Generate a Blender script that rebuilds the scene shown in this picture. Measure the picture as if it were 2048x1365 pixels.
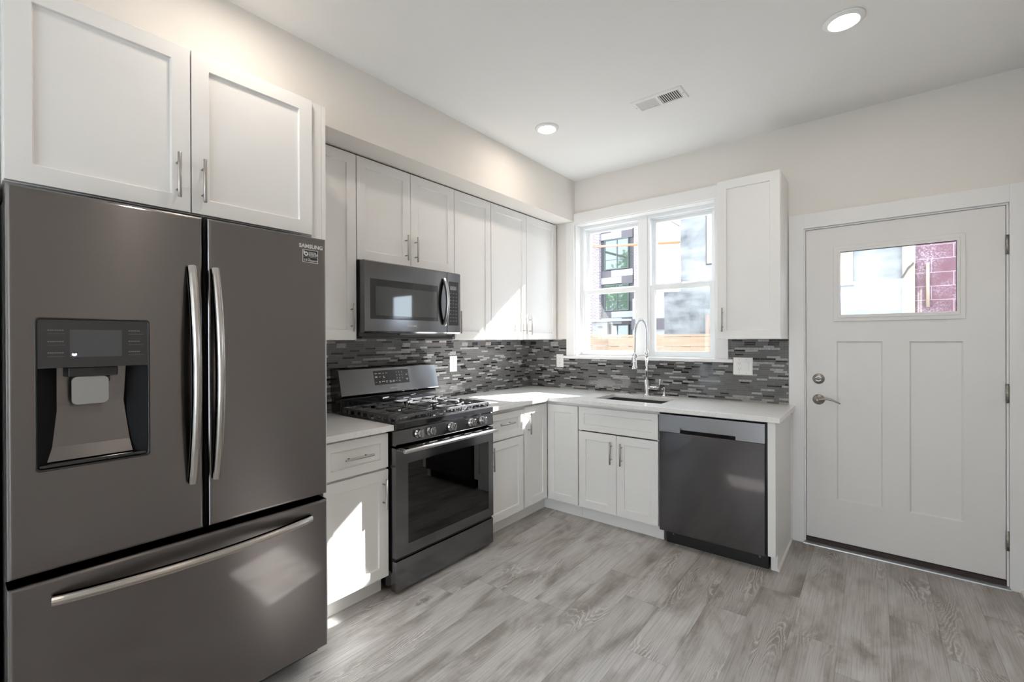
import bpy, bmesh, math, random
from mathutils import Vector, Matrix
random.seed(7)
C = bpy.context.scene
for o in list(bpy.data.objects): bpy.data.objects.remove(o)
R = math.radians

# ------------------------------------------------------------------ camera
F_PX = 906.722
cam = bpy.data.cameras.new('camera'); camo = bpy.data.objects.new('camera', cam); C.collection.objects.link(camo)
cam.sensor_width = 36.0; cam.sensor_fit = 'HORIZONTAL'; cam.lens = 36.0*F_PX/2048.0; cam.clip_start = .02; cam.clip_end = 300
_y, _p, _r = R(38.6718), R(-0.1394), R(0.2192)
fw = Vector((-math.sin(_y)*math.cos(_p), math.cos(_y)*math.cos(_p), math.sin(_p)))
rt = Vector((math.cos(_y), math.sin(_y), 0)); up = rt.cross(fw)
rt2 = rt*math.cos(_r) - up*math.sin(_r)
up2 = rt*math.sin(_r) + up*math.cos(_r)
m = Matrix((( rt2.x, up2.x, -fw.x, 2.653), (rt2.y, up2.y, -fw.y, -3.6056), (rt2.z, up2.z, -fw.z, 1.3647), (0,0,0,1)))
camo.matrix_world = m
C.camera = camo

# ------------------------------------------------------------------ world, sun, exposure
w = bpy.data.worlds.new('sky'); C.world = w; w.use_nodes = True
bg = w.node_tree.nodes['Background']; bg.inputs[0].default_value = (.77, .885, 1.0, 1); bg.inputs[1].default_value = 3.5
sun = bpy.data.lights.new('sun', 'SUN'); sun.energy = 22.0; sun.angle = R(.55); sun.color = (1.0, .99, .98)
suno = bpy.data.objects.new('sun', sun); C.collection.objects.link(suno)
suno.location = (3.9, 10, 8.6)
suno.rotation_euler = Vector((-.39, -1.0, -.737)).to_track_quat('-Z', 'Y').to_euler()
C.view_settings.view_transform = 'Standard'; C.view_settings.look = 'None'
C.view_settings.exposure = 1.24; C.view_settings.gamma = 1.0; C.view_settings.use_curve_mapping = False
LAMP_POWER = 1.4
LAMP_COLOR = (1.0, .87, .75)

# ------------------------------------------------------------------ materials
class NT:
    def __init__(s, name):
        s.m = bpy.data.materials.new(name); s.m.use_nodes = True
        s.t = s.m.node_tree; s.b = s.t.nodes['Principled BSDF']; s.out = s.t.nodes['Material Output']
    def n(s, typ, **k):
        nd = s.t.nodes.new(typ)
        for a, v in k.items(): setattr(nd, a, v)
        return nd
    def l(s, a, b): s.t.links.new(a, b)
    def val(s, sock, v):
        if hasattr(v, 'is_output') or isinstance(v, bpy.types.NodeSocket): s.l(v, sock)
        elif isinstance(v, tuple) and len(v) == 3 and sock.type == 'RGBA': sock.default_value = (*v, 1)
        else: sock.default_value = v
    def math(s, op, a, b=0.0, c=0.0):
        nd = s.n('ShaderNodeMath', operation=op)
        s.val(nd.inputs[0], a); s.val(nd.inputs[1], b)
        if op in ('MULTIPLY_ADD', 'SMOOTH_MIN', 'COMPARE'): s.val(nd.inputs[2], c)
        return nd.outputs[0]
    def mix(s, f, a, b, mode='MIX'):
        nd = s.n('ShaderNodeMix', data_type='RGBA', blend_type=mode)
        s.val(nd.inputs[0], f); s.val(nd.inputs[6], a); s.val(nd.inputs[7], b)
        return nd.outputs[2]
    def ramp(s, f, stops, interp='LINEAR'):
        nd = s.n('ShaderNodeValToRGB'); cr = nd.color_ramp; cr.interpolation = interp
        while len(cr.elements) < len(stops): cr.elements.new(.5)
        for e, (p, c) in zip(cr.elements, stops):
            e.position = p; e.color = (*c, 1) if isinstance(c, tuple) else (c, c, c, 1)
        s.val(nd.inputs[0], f); return nd.outputs[0]
    def pos(s):
        g = s.n('ShaderNodeNewGeometry'); x = s.n('ShaderNodeSeparateXYZ'); s.l(g.outputs['Position'], x.inputs[0])
        return g.outputs['Position'], x.outputs[0], x.outputs[1], x.outputs[2]
    def xyz(s, x, y, z):
        c = s.n('ShaderNodeCombineXYZ'); s.val(c.inputs[0], x); s.val(c.inputs[1], y); s.val(c.inputs[2], z); return c.outputs[0]
    def noise(s, vec, scale=5, detail=4, rough=.5, dist=0.0):
        nd = s.n('ShaderNodeTexNoise'); s.val(nd.inputs['Vector'], vec); s.val(nd.inputs['Scale'], scale)
        nd.inputs['Detail'].default_value = detail; nd.inputs['Roughness'].default_value = rough; nd.inputs['Distortion'].default_value = dist
        return nd.outputs[0]
    def white(s, vec):
        nd = s.n('ShaderNodeTexWhiteNoise', noise_dimensions='3D'); s.val(nd.inputs['Vector'], vec); return nd.outputs[0]
    def vscale(s, v, sc):
        nd = s.n('ShaderNodeVectorMath', operation='MULTIPLY'); s.val(nd.inputs[0], v); nd.inputs[1].default_value = sc; return nd.outputs[0]
    def bump(s, h, strength=.2, dist=.002):
        nd = s.n('ShaderNodeBump'); s.val(nd.inputs['Height'], h); nd.inputs['Strength'].default_value = strength
        nd.inputs['Distance'].default_value = dist; s.l(nd.outputs[0], s.b.inputs['Normal'])
    def set(s, **k):
        for a, v in k.items():
            a = {'color': 'Base Color', 'rough': 'Roughness', 'metal': 'Metallic', 'spec': 'Specular IOR Level', 'coat': 'Coat Weight',
                 'coat_rough': 'Coat Roughness', 'aniso': 'Anisotropic', 'emit': 'Emission Color', 'emit_s': 'Emission Strength', 'tangent': 'Tangent'}[a]
            s.val(s.b.inputs[a], v)
        return s

def plain(name, col, rough=.5, metal=0.0, var=.03, spec=.5, scale=8, **k):
    """a simple finish with a faint procedural mottling"""
    t = NT(name); p = t.pos()[0]
    f = t.noise(p, scale, 3)
    c2 = tuple(max(0, c*(1-var)) for c in col); c1 = tuple(min(1, c*(1+var)) for c in col)
    t.set(color=t.mix(f, c1, c2), rough=rough, metal=metal, spec=spec, **k)
    return t.m

def brushed(name, col, rough=.3, aniso=.7, tangent=(0, 0, 1), along='h', **k):
    t = NT(name); p = t.pos()[0]
    sc = (5, 5, 420) if along == 'h' else (420, 420, 5)
    f = t.noise(t.vscale(p, sc), 1, 2)
    f2 = t.noise(p, 2.2, 2)
    c = t.mix(f, tuple(x*.96 for x in col), tuple(min(1, x*1.04) for x in col))
    c = t.mix(f2, c, tuple(x*.97 for x in col))
    t.set(color=c, rough=rough, metal=1.0, aniso=aniso, **k)
    tv = t.xyz(*tangent); t.l(tv, t.b.inputs['Tangent'])
    return t.m

M = {}
M['wall'] = plain('wall_paint', (.77, .735, .69), .75, var=.012, spec=.25)
M['ceil'] = plain('ceiling_paint', (.83, .825, .815), .85, var=.01, spec=.2)
M['white'] = plain('cabinet_paint', (.81, .80, .785), .38, var=.012, spec=.45)
M['trim'] = plain('trim_paint', (.80, .79, .78), .4, var=.012, spec=.4)
M['door'] = plain('door_paint', (.76, .74, .725), .45, var=.012, spec=.4)
M['vinyl'] = plain('window_vinyl', (.84, .85, .86), .35, var=.01)
M['gap'] = plain('painted_gap_shade', (.10, .095, .09), .8)  # dark colour painted as shade in the gap above the wall cabinets
M['fridge'] = brushed('black_stainless', (.172, .160, .158), .28, .88, coat=.9, coat_rough=.05)
M['range_steel'] = brushed('black_stainless_range', (.19, .19, .198), .14, .4)
M['dw'] = brushed('black_stainless_dishwasher', (.092, .090, .096), .24, .8, coat=.8, coat_rough=.07)
M['bar'] = brushed('brushed_handle_steel', (.50, .475, .45), .25, .5, (0, 1, 0), 'v')
M['nickel'] = plain('brushed_nickel', (.42, .405, .38), .33, 1.0, .05)
M['chrome'] = plain('chrome', (.75, .76, .78), .08, 1.0, .02)
M['hinge'] = plain('satin_nickel_hinge', (.34, .325, .30), .38, 1.0, .04)
M['black'] = plain('black_plastic', (.012, .012, .013), .35, var=.1)
M['gloss_black'] = plain('gloss_black_enamel', (.014, .014, .016), .08, var=.1, coat=.5)
M['iron'] = plain('cast_iron', (.06, .06, .063), .3, var=.2, spec=.8, scale=60)
M['knob'] = plain('knob_metal', (.40, .395, .40), .2, 1.0, .04)
M['disp_black'] = plain('dispenser_glass', (.035, .035, .037), .12, var=.05)
M['screen'] = plain('dispenser_screen', (.075, .075, .08), .15, var=.03)
M['print'] = plain('printed_lettering', (.70, .70, .69), .4)
M['dim_print'] = plain('faint_printed_lettering', (.14, .14, .145), .4)
M['outlet'] = plain('outlet_plastic', (.82, .81, .79), .3, var=.01)
M['slot'] = plain('slot_dark', (.03, .03, .03), .6)
M['alu'] = plain('aluminium', (.42, .43, .44), .4, 1.0, .05)
M['bronze'] = plain('threshold_rubber', (.035, .022, .018), .5)
M['paddle'] = plain('milky_plastic', (.30, .29, .285), .15, var=.02)
M['matte_black'] = plain('matte_black_plastic', (.010, .010, .011), .7, var=.1, spec=.15)
M['sink'] = plain('sink_basin', (.09, .09, .095), .35, .6, .05)
M['gravel'] = plain('gravel', (.35, .33, .30), .95, var=.4, scale=60)
M['roofw'] = plain('exterior_siding', (.55, .53, .5), .8)

def m_floor():
    t = NT('oak_vinyl_planks'); P, x, y, z = t.pos()
    W, L = .182, 1.22
    rx = t.math('DIVIDE', t.math('ADD', x, 20.045), W); row = t.math('FLOOR', rx)
    off = t.white(t.xyz(row, 3.7, 1.0))
    ry = t.math('ADD', t.math('DIVIDE', t.math('ADD', y, 30.0), L), t.math('MULTIPLY', off, 7.0)); idx = t.math('FLOOR', ry)
    rnd = t.white(t.xyz(row, idx, 5.0)); rnd2 = t.white(t.xyz(row, idx, 9.0))
    # plank local coordinates with an offset for each plank
    gx = t.math('ADD', x, t.math('MULTIPLY', rnd, 37.0)); gy = t.math('ADD', y, t.math('MULTIPLY', rnd2, 53.0))
    # growth-ring field: stretched noise whose contour lines make cathedrals
    warp = t.noise(t.xyz(t.math('MULTIPLY', gx, 26.0), t.math('MULTIPLY', gy, 11.0), 0.0), 1.0, 4, .6, .5)
    big = t.noise(t.xyz(t.math('MULTIPLY', gx, 5.4), t.math('MULTIPLY', gy, .62), 2.0), 1.0, 1.5, .4, .5)
    field = t.math('ADD', t.math('MULTIPLY', big, 40.0), t.math('MULTIPLY', warp, 2.6))
    fr = t.math('FRACT', field)
    tri = t.math('ABSOLUTE', t.math('SUBTRACT', fr, .5))           # 0 .. .5
    vein = t.ramp(tri, [(0, 1.0), (.07, .75), (.16, 0.0), (1, 0.0)])
    mask = t.ramp(t.noise(t.xyz(t.math('MULTIPLY', gx, 5.0), t.math('MULTIPLY', gy, 1.5), 8.0), 1.0, 2), [(0, 0.0), (.53, 0.0), (.66, 1.0)])
    fine = t.noise(t.xyz(t.math('MULTIPLY', gx, 150.0), t.math('MULTIPLY', gy, 3.2), 1.0), 1.0, 5, .65, .3)
    cross = t.noise(t.xyz(t.math('MULTIPLY', gx, 9.0), t.math('MULTIPLY', gy, 130.0), 3.0), 1.0, 3, .5, .2)
    patch = t.noise(t.xyz(t.math('MULTIPLY', gx, 7.0), t.math('MULTIPLY', gy, 2.2), 4.0), 1.0, 5, .55, .6)
    base = t.ramp(patch, [(.28, (.20, .174, .152)), (.40, (.34, .313, .290)), (.52, (.475, .455, .44)), (.70, (.56, .547, .537))])
    tone = t.ramp(rnd, [(0, (.88, .87, .86)), (.5, (1, .99, .985)), (1, (1.10, 1.105, 1.11))])
    col = t.mix(1.0, base, tone, 'MULTIPLY')
    col = t.mix(t.math('MULTIPLY', t.ramp(fine, [(.45, 0.0), (.62, 1.0)]), .30), col, (.13, .105, .085))
    col = t.mix(t.math('MULTIPLY', t.ramp(cross, [(.52, 0.0), (.7, 1.0)]), .16), col, (.55, .52, .48))
    dark_ring = t.math('MULTIPLY', t.ramp(tri, [(0, 0.0), (.2, .2), (.5, 1.0)]), t.math('MULTIPLY', mask, .55))
    col = t.mix(dark_ring, col, (.17, .14, .115))
    col = t.mix(t.math('MULTIPLY', t.math('MULTIPLY', vein, mask), .62), col, (.70, .67, .63))
    # knots: sparse little cracks
    kn = t.n('ShaderNodeTexVoronoi', feature='F1'); t.l(t.xyz(t.math('MULTIPLY', gx, 3.6), t.math('MULTIPLY', gy, 1.7), 0.0), kn.inputs['Vector']); kn.inputs['Scale'].default_value = 1.0
    kf = t.math('ADD', kn.outputs['Distance'], t.math('MULTIPLY', t.noise(t.xyz(t.math('MULTIPLY', gx, 60.0), t.math('MULTIPLY', gy, 28.0), 0.0), 1.0, 4), .26))
    col = t.mix(t.math('MULTIPLY', t.ramp(kf, [(0, 1.0), (.19, .9), (.24, 0.0)]), .65), col, (.085, .062, .048))
    # seams
    fx = t.math('FRACT', rx); ex = t.math('MULTIPLY', t.math('MINIMUM', fx, t.math('SUBTRACT', 1.0, fx)), W)
    fy = t.math('FRACT', ry); ey = t.math('MULTIPLY', t.math('MINIMUM', fy, t.math('SUBTRACT', 1.0, fy)), L)
    e = t.math('MINIMUM', ex, ey)
    seam = t.ramp(t.math('MULTIPLY', e, 300.0), [(0, 1.0), (.3, .8), (.55, 0.0)])
    col = t.mix(t.math('MULTIPLY', seam, .33), col, (.09, .07, .058))
    t.set(color=col, rough=t.math('MULTIPLY_ADD', fine, .18, .30), spec=.4)
    t.bump(t.math('SUBTRACT', t.math('MULTIPLY', fine, .4), seam), .16, .0012)
    return t.m
M['floor'] = m_floor()

def m_tile():
    t = NT('linear_glass_mosaic'); P, x, y, z = t.pos()
    H = .01445
    u = t.math('ADD', x, y)
    rz = t.math('DIVIDE', t.math('SUBTRACT', z, .9125), H); row = t.math('FLOOR', rz)
    rr = t.white(t.xyz(row, 1.3, 0.0))
    v = t.n('ShaderNodeTexVoronoi', voronoi_dimensions='1D', feature='F1'); 
    wv = t.math('ADD', t.math('MULTIPLY', u, 13.5), t.math('MULTIPLY', rr, 511.0))
    t.l(wv, v.inputs['W']); v.inputs['Scale'].default_value = 1.0; v.inputs['Randomness'].default_value = .8
    d = t.n('ShaderNodeTexVoronoi', voronoi_dimensions='1D', feature='DISTANCE_TO_EDGE'); t.l(wv, d.inputs['W']); d.inputs['Scale'].default_value = 1.0; d.inputs['Randomness'].default_value = .8
    sep = t.n('ShaderNodeSeparateColor'); t.l(v.outputs['Color'], sep.inputs[0])
    k = sep.outputs[0]; k2 = sep.outputs[1]
    grey = t.mix(k2, (.095, .092, .092), (.135, .131, .130))
    stone = t.ramp(t.noise(P, 90, 4, .6), [(.3, (.21, .205, .198)), (.7, (.42, .41, .40))])
    blk = (.014, .013, .014)
    isst = t.math('GREATER_THAN', k, .80); isbl = t.math('LESS_THAN', k, .14)
    col = t.mix(isst, grey, stone); col = t.mix(isbl, col, blk)
    fz = t.math('FRACT', rz); ez = t.math('MULTIPLY', t.math('MINIMUM', fz, t.math('SUBTRACT', 1.0, fz)), H)
    eu = t.math('DIVIDE', d.outputs['Distance'], 13.5)
    g = t.math('LESS_THAN', t.math('MINIMUM', ez, eu), .0008)
    col = t.mix(g, col, (.17, .165, .16))
    rough = t.math('MAXIMUM', t.math('MULTIPLY', g, .7), t.math('MULTIPLY_ADD', isst, .35, .09))
    t.set(color=col, rough=rough, spec=.6)
    tilt = t.math('MULTIPLY', k2, .25)
    t.bump(t.math('ADD', t.ramp(t.math('MULTIPLY', t.math('MINIMUM', ez, eu), 400.0), [(0, 0.0), (.6, 1.0)]), tilt), .25, .0012)
    return t.m
M['tile'] = m_tile()

def m_quartz():
    t = NT('white_quartz'); P = t.pos()[0]
    a = t.noise(P, 3.5, 6, .6, 1.4); v = t.ramp(t.math('ABSOLUTE', t.math('SUBTRACT', a, .5)), [(0, 1.0), (.02, 0.0)])
    b = t.noise(P, 120, 2)
    col = t.mix(t.math('MULTIPLY', v, .22), t.mix(b, (.86, .85, .84), (.80, .79, .78)), (.5, .48, .46))
    t.set(color=col, rough=.16, spec=.5); return t.m
M['quartz'] = m_quartz()

def m_glass(name, tint=(1, 1, 1), refl=1.0):
    t = NT(name); t.t.nodes.remove(t.b)
    tr = t.n('ShaderNodeBsdfTransparent'); tr.inputs[0].default_value = (*tint, 1)
    gl = t.n('ShaderNodeBsdfGlossy'); gl.inputs['Roughness'].default_value = .01; gl.inputs['Color'].default_value = (1, 1, 1, 1)
    g_ = t.n('ShaderNodeNewGeometry'); dt = t.n('ShaderNodeVectorMath', operation='DOT_PRODUCT')
    t.l(g_.outputs['Incoming'], dt.inputs[0]); t.l(g_.outputs['Normal'], dt.inputs[1])
    fres = t.math('MULTIPLY_ADD', t.math('POWER', t.math('SUBTRACT', 1.0, t.math('ABSOLUTE', dt.outputs['Value'])), 5.0), .96, .04)
    mx = t.n('ShaderNodeMixShader'); t.l(t.math('MINIMUM', t.math('MULTIPLY', fres, refl), 1.0), mx.inputs[0]); t.l(tr.outputs[0], mx.inputs[1]); t.l(gl.outputs[0], mx.inputs[2])
    t.l(mx.outputs[0], t.out.inputs[0]); return t.m
M['glass'] = m_glass('window_glass', (.98, .99, .985), 1.0)
M['oven_glass'] = m_glass('oven_glass', (.10, .10, .105), 1.6)
M['clear'] = m_glass('clear_plastic', (.72, .72, .72), 2.5)

def m_emit(name, col, s):
    t = NT(name); t.set(color=(.9, .9, .9), emit=col, emit_s=s); return t.m
M['lens'] = m_emit('led_lens', (1.0, .93, .84), 9.0)
M['icon'] = m_emit('display_icon', (.45, .5, 1.0), 2.5)

def m_pine(name, c1, c2, axis='x'):
    t = NT(name); P, x, y, z = t.pos()
    v = t.xyz(t.math('MULTIPLY', x, 1.2 if axis == 'x' else 12), t.math('MULTIPLY', y, 3), t.math('MULTIPLY', z, 14 if axis == 'x' else 1.2))
    n = t.noise(v, 2, 5, .6, .8)
    t.set(color=t.mix(t.ramp(n, [(.3, 0.0), (.7, 1.0)]), c1, c2), rough=.7); return t.m
M['pine'] = m_pine('pine_board', (.23, .157, .108), (.17, .113, .074))
M['osb'] = m_pine('plywood_board', (.27, .20, .155), (.23, .16, .12), 'z')
M['oldply'] = m_pine('weathered_plywood', (.22, .15, .12), (.13, .09, .07), 'z')

def m_stucco():
    t = NT('patched_stucco'); P = t.pos()[0]
    a = t.noise(P, 1.3, 7, .6, .5); b = t.noise(t.vscale(P, (2, 1, 7)), 1.2, 4)
    c = t.ramp(t.math('MULTIPLY_ADD', b, .35, t.math('MULTIPLY', a, .65)), [(.38, (.062, .062, .066)), (.47, (.125, .127, .131)), (.60, (.19, .192, .198))])
    t.set(color=c, rough=.9); t.bump(t.noise(P, 14, 5), .5, .01); return t.m
M['stucco'] = m_stucco()

def m_block():
    t = NT('painted_block_maroon'); P, x, y, z = t.pos()
    br = t.n('ShaderNodeTexBrick'); t.l(t.xyz(x, t.math('ADD', z, .03), 0.0), br.inputs['Vector'])
    br.inputs['Scale'].default_value = 1; br.inputs['Brick Width'].default_value = .40; br.inputs['Row Height'].default_value = .17
    br.inputs['Mortar Size'].default_value = .005; br.inputs['Color1'].default_value = (.09, .036, .048, 1); br.inputs['Color2'].default_value = (.072, .028, .038, 1); br.inputs['Mortar'].default_value = (.20, .14, .165, 1)
    sp = t.noise(P, 70, 4, .7); pt = t.noise(P, 2.0, 3)
    f = t.math('MULTIPLY', t.ramp(sp, [(.46, 0.0), (.60, 1.0)]), t.ramp(pt, [(.42, 0.0), (.62, .8)]))
    t.set(color=t.mix(f, br.outputs[0], (.27, .21, .25)), rough=.85); return t.m
M['block'] = m_block()

def m_brick(name, c1, c2, mortar):
    t = NT(name); P, x, y, z = t.pos()
    br = t.n('ShaderNodeTexBrick'); t.l(t.xyz(t.math('ADD', x, y), z, 0.0), br.inputs['Vector'])
    br.inputs['Scale'].default_value = 1; br.inputs['Brick Width'].default_value = .17; br.inputs['Row Height'].default_value = .058
    br.inputs['Mortar Size'].default_value = .0125
    for nme, c in (('Color1', c1), ('Color2', c2), ('Mortar', mortar)): br.inputs[nme].default_value = (*c, 1)
    t.set(color=br.outputs[0], rough=.85); return t.m
M['brick'] = m_brick('pale_brick', (.11, .07, .09), (.18, .12, .15), (.36, .345, .37))
M['panel_dark'] = plain('facade_panel_charcoal', (.04, .04, .045), .6)
M['panel_brown'] = plain('facade_panel_plum', (.06, .05, .058), .6)
M['panel_light'] = plain('facade_panel_pale', (.23, .23, .255), .6)
M['facade_frame'] = plain('facade_window_frame', (.05, .06, .06), .5)
M['facade_glass'] = plain('facade_mirror_glass', (.035, .055, .05), .04, 0.0, .05, spec=1.0, coat=1.0)
M['orange'] = plain('orange_tube', (.50, .085, .02), .5)
M['leaf'] = plain('tree_leaf', (.12, .20, .05), .6, var=.4, scale=3)
M['bark'] = plain('tree_bark', (.14, .10, .07), .9, var=.3)
M['copper'] = plain('copper_screw', (.4, .4, .4), .3, 1.0)

# ------------------------------------------------------------------ mesh helpers
COL = C.collection
class MB:
    """collects shapes in world coordinates (or in a wall frame) and builds ONE mesh object"""
    def __init__(s): s.bm = bmesh.new()
    def poly(s, pts, smooth=False):
        vs = [s.bm.verts.new(p) for p in pts]; f = s.bm.faces.new(vs); f.smooth = smooth; return f
    def hexa(s, p):
        vs = [s.bm.verts.new(q) for q in p]
        for i in ((0,3,2,1),(4,5,6,7),(0,1,5,4),(1,2,6,5),(2,3,7,6),(3,0,4,7)): s.bm.faces.new([vs[j] for j in i])
        return s
    def box(s, x0, x1, y0, y1, z0, z1):
        return s.hexa([(x0,y0,z0),(x1,y0,z0),(x1,y1,z0),(x0,y1,z0),(x0,y0,z1),(x1,y0,z1),(x1,y1,z1),(x0,y1,z1)])
    def prism(s, prof, axis, a0, a1):
        """extrude a 2-D profile along an axis. prof in the two other coordinates (cyclic order)"""
        def P(u, v, a):
            return {'x': (a, u, v), 'y': (u, a, v), 'z': (u, v, a)}[axis]
        n = len(prof)
        A = [s.bm.verts.new(P(u, v, a0)) for u, v in prof]; B = [s.bm.verts.new(P(u, v, a1)) for u, v in prof]
        s.bm.faces.new(A); s.bm.faces.new(B[::-1])
        for i in range(n): s.bm.faces.new([A[i], B[i], B[(i+1) % n], A[(i+1) % n]])
        return s
    def rings(s, rings, cap=True, smooth=True, closed=False):
        n = len(rings[0]); V = [[s.bm.verts.new(p) for p in r] for r in rings]
        m = len(V)
        for k in range(m if closed else m-1):
            a, b = V[k], V[(k+1) % m]
            for i in range(n):
                f = s.bm.faces.new([a[i], a[(i+1) % n], b[(i+1) % n], b[i]]); f.smooth = smooth
        if cap and not closed:
            s.bm.faces.new(V[0][::-1]); s.bm.faces.new(V[-1])
        return s
    def cyl(s, p0, p1, r0, r1=None, n=20, smooth=True):
        r1 = r0 if r1 is None else r1
        p0, p1 = Vector(p0), Vector(p1); d = (p1-p0).normalized()
        a = d.orthogonal().normalized(); b = d.cross(a)
        f = lambda c, r: [c + a*math.cos(t)*r + b*math.sin(t)*r for t in [2*math.pi*i/n for i in range(n)]]
        return s.rings([f(p0, r0), f(p1, r1)], smooth=smooth)
    def lathe(s, base, axis, prof, n=28, smooth=True):
        """prof: (radius, height along axis)"""
        base, d = Vector(base), Vector(axis).normalized(); a = d.orthogonal().normalized(); b = d.cross(a)
        rs = [[base + d*h + (a*math.cos(t)+b*math.sin(t))*max(r, 1e-4) for t in [2*math.pi*i/n for i in range(n)]] for r, h in prof]
        return s.rings(rs, smooth=smooth)
    def tube(s, pts, r, n=12, rad=None, smooth=True):
        pts = [Vector(p) for p in pts]; rs = []
        t0 = (pts[1]-pts[0]).normalized(); a = t0.orthogonal().normalized()
        for i, p in enumerate(pts):
            t = (pts[min(i+1, len(pts)-1)] - pts[max(i-1, 0)]).normalized()
            a = (a - t*a.dot(t)).normalized(); b = t.cross(a)
            rr = rad[i] if rad else r
            rs.append([p + (a*math.cos(q)+b*math.sin(q))*rr for q in [2*math.pi*k/n for k in range(n)]])
        return s.rings(rs, smooth=smooth)
    def sweep(s, pts, frames, prof, smooth=False):
        """prof (u,v) placed with per-point frame (a,b)"""
        rs = [[Vector(p) + Vector(a)*u + Vector(b)*v for u, v in prof] for p, (a, b) in zip(pts, frames)]
        return s.rings(rs, smooth=smooth)
    def build(s, name, mat, parent=None, bevel=0, seg=2, angle=35, normals=True):
        if normals: bmesh.ops.recalc_face_normals(s.bm, faces=s.bm.faces)
        me = bpy.data.meshes.new(name); s.bm.to_mesh(me); s.bm.free()
        o = bpy.data.objects.new(name, me); COL.objects.link(o); me.materials.append(mat if not isinstance(mat, str) else M[mat])
        if bevel:
            b = o.modifiers.new('edge', 'BEVEL'); b.width = bevel; b.segments = seg; b.limit_method = 'ANGLE'; b.angle_limit = R(angle)
            b.harden_normals = False
        if parent is not None: adopt(o, parent)
        return o

def adopt(o, parent):
    """geometry stays where it stands; only the parent link is made"""
    o.parent = parent
    q = parent; off = Vector((0, 0, 0))
    if parent.type == 'EMPTY': off = parent.location.copy()
    o.location = o.location - off

def thing(name, loc, label=None, cat=None, group=None, kind=None):
    o = bpy.data.objects.new(name, None); COL.objects.link(o); o.location = loc; o.empty_display_size = .1
    return tag(o, label, cat, group, kind)
def tag(o, label=None, cat=None, group=None, kind=None):
    if label: o['label'] = label
    if cat: o['category'] = cat
    if group: o['group'] = group
    if kind: o['kind'] = kind
    return o
def struct(name, mb, mat, **k):
    return tag(mb.build(name, mat, **k), kind='structure')

# wall frames: 'L' = left wall run (w along Y, d out in +X), 'B' = window-wall run (w along X, d out in -Y)
def fp(fr, w_, d, z): return (d, w_, z) if fr == 'L' else (w_, -d, z)
def fbox(mb, fr, w0, w1, d0, d1, z0, z1):
    if fr == 'L': mb.box(d0, d1, w0, w1, z0, z1)
    else: mb.box(w0, w1, -d1, -d0, z0, z1)
    return mb

def shaker(fr, w0, w1, d0, d1, z0, z1, stile=.057, rec=.0095, ch=.0025):
    """one recessed-panel door front"""
    mb = MB(); q = lambda w_, d, z: fp(fr, w_, d, z)
    def ring(a0, a1, b0, b1, d): return [q(a0, d, b0), q(a1, d, b0), q(a1, d, b1), q(a0, d, b1)]
    rs = [ring(w0, w1, z0, z1, d0), ring(w0, w1, z0, z1, d1),
          ring(w0+stile, w1-stile, z0+stile, z1-stile, d1),
          ring(w0+stile+ch, w1-stile-ch, z0+stile+ch, z1-stile-ch, d1-rec)]
    mb.rings(rs, cap=True, smooth=False)
    return mb

def pull(fr, w_, z, d, length=.16, vertical=True, r=.006, stand=.032, inset=.032):
    """bar pull: round bar on two posts; d = door face"""
    mb = MB(); h = length/2
    if vertical:
        mb.lathe(fp(fr, w_, d+stand, z-h), (0, 0, 1), [(r*.8, 0), (r, .0012), (r, length-.0012), (r*.8, length)], n=14)
        for s_ in (-1, 1): mb.cyl(fp(fr, w_, d, z+s_*(h-inset)), fp(fr, w_, d+stand, z+s_*(h-inset)), r*.62, n=10)
    else:
        ax = (0, 1, 0) if fr == 'L' else (1, 0, 0)
        mb.lathe(fp(fr, w_-h, d+stand, z), ax, [(r*.8, 0), (r, .0012), (r, length-.0012), (r*.8, length)], n=14)
        for s_ in (-1, 1): mb.cyl(fp(fr, w_+s_*(h-inset), d, z), fp(fr, w_+s_*(h-inset), d+stand, z), r*.62, n=10)
    return mb

def cabinet(fr, w0, w1, depth, z0, z1, fronts, label, name='wall_cabinet', toe=None, cat='cabinet', group=None, hollow=False):
    """fronts: (kind, w0, w1, z0, z1, handle) ; handle = (w, z, 'v'/'h') or None"""
    root = thing(name, fp(fr, (w0+w1)/2, 0.003, z0 if not toe else 0.0), label, cat, group)
    mb = MB()
    if hollow:
        for a, b, c, d, e_, f_ in ((w0, w0+.018, .003, depth-.021, z0, z1), (w1-.018, w1, .003, depth-.021, z0, z1), (w0+.018, w1-.018, .003, depth-.021, z0, z0+.018),
                                   (w0+.018, w1-.018, depth-.040, depth-.021, z1-.20, z1), (w0+.018, w1-.018, .003, .012, z0+.018, z1)): fbox(mb, fr, a, b, c, d, e_, f_)
    else: fbox(mb, fr, w0, w1, .003, depth-.021, z0, z1)
    if toe: fbox(mb, fr, toe[0], toe[1], .003, toe[2], 0.0, z0)
    mb.build('body', 'white', root, bevel=.001)
    for kind, a, b, c, d, h in fronts:
        st = .057 if kind == 'door' else .045
        if b-a < .26 and kind == 'door': st = .052
        f = shaker(fr, a, b, depth-.02, depth, c, d, st).build(kind, 'white', None, bevel=.0012)
        adopt(f, root)
        if h:
            hd = pull(fr, h[0], h[1], depth, .16, h[2] == 'v').build('handle', 'nickel')
            hd.parent = f
            hd.location = (0, 0, 0)
    return root

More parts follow.
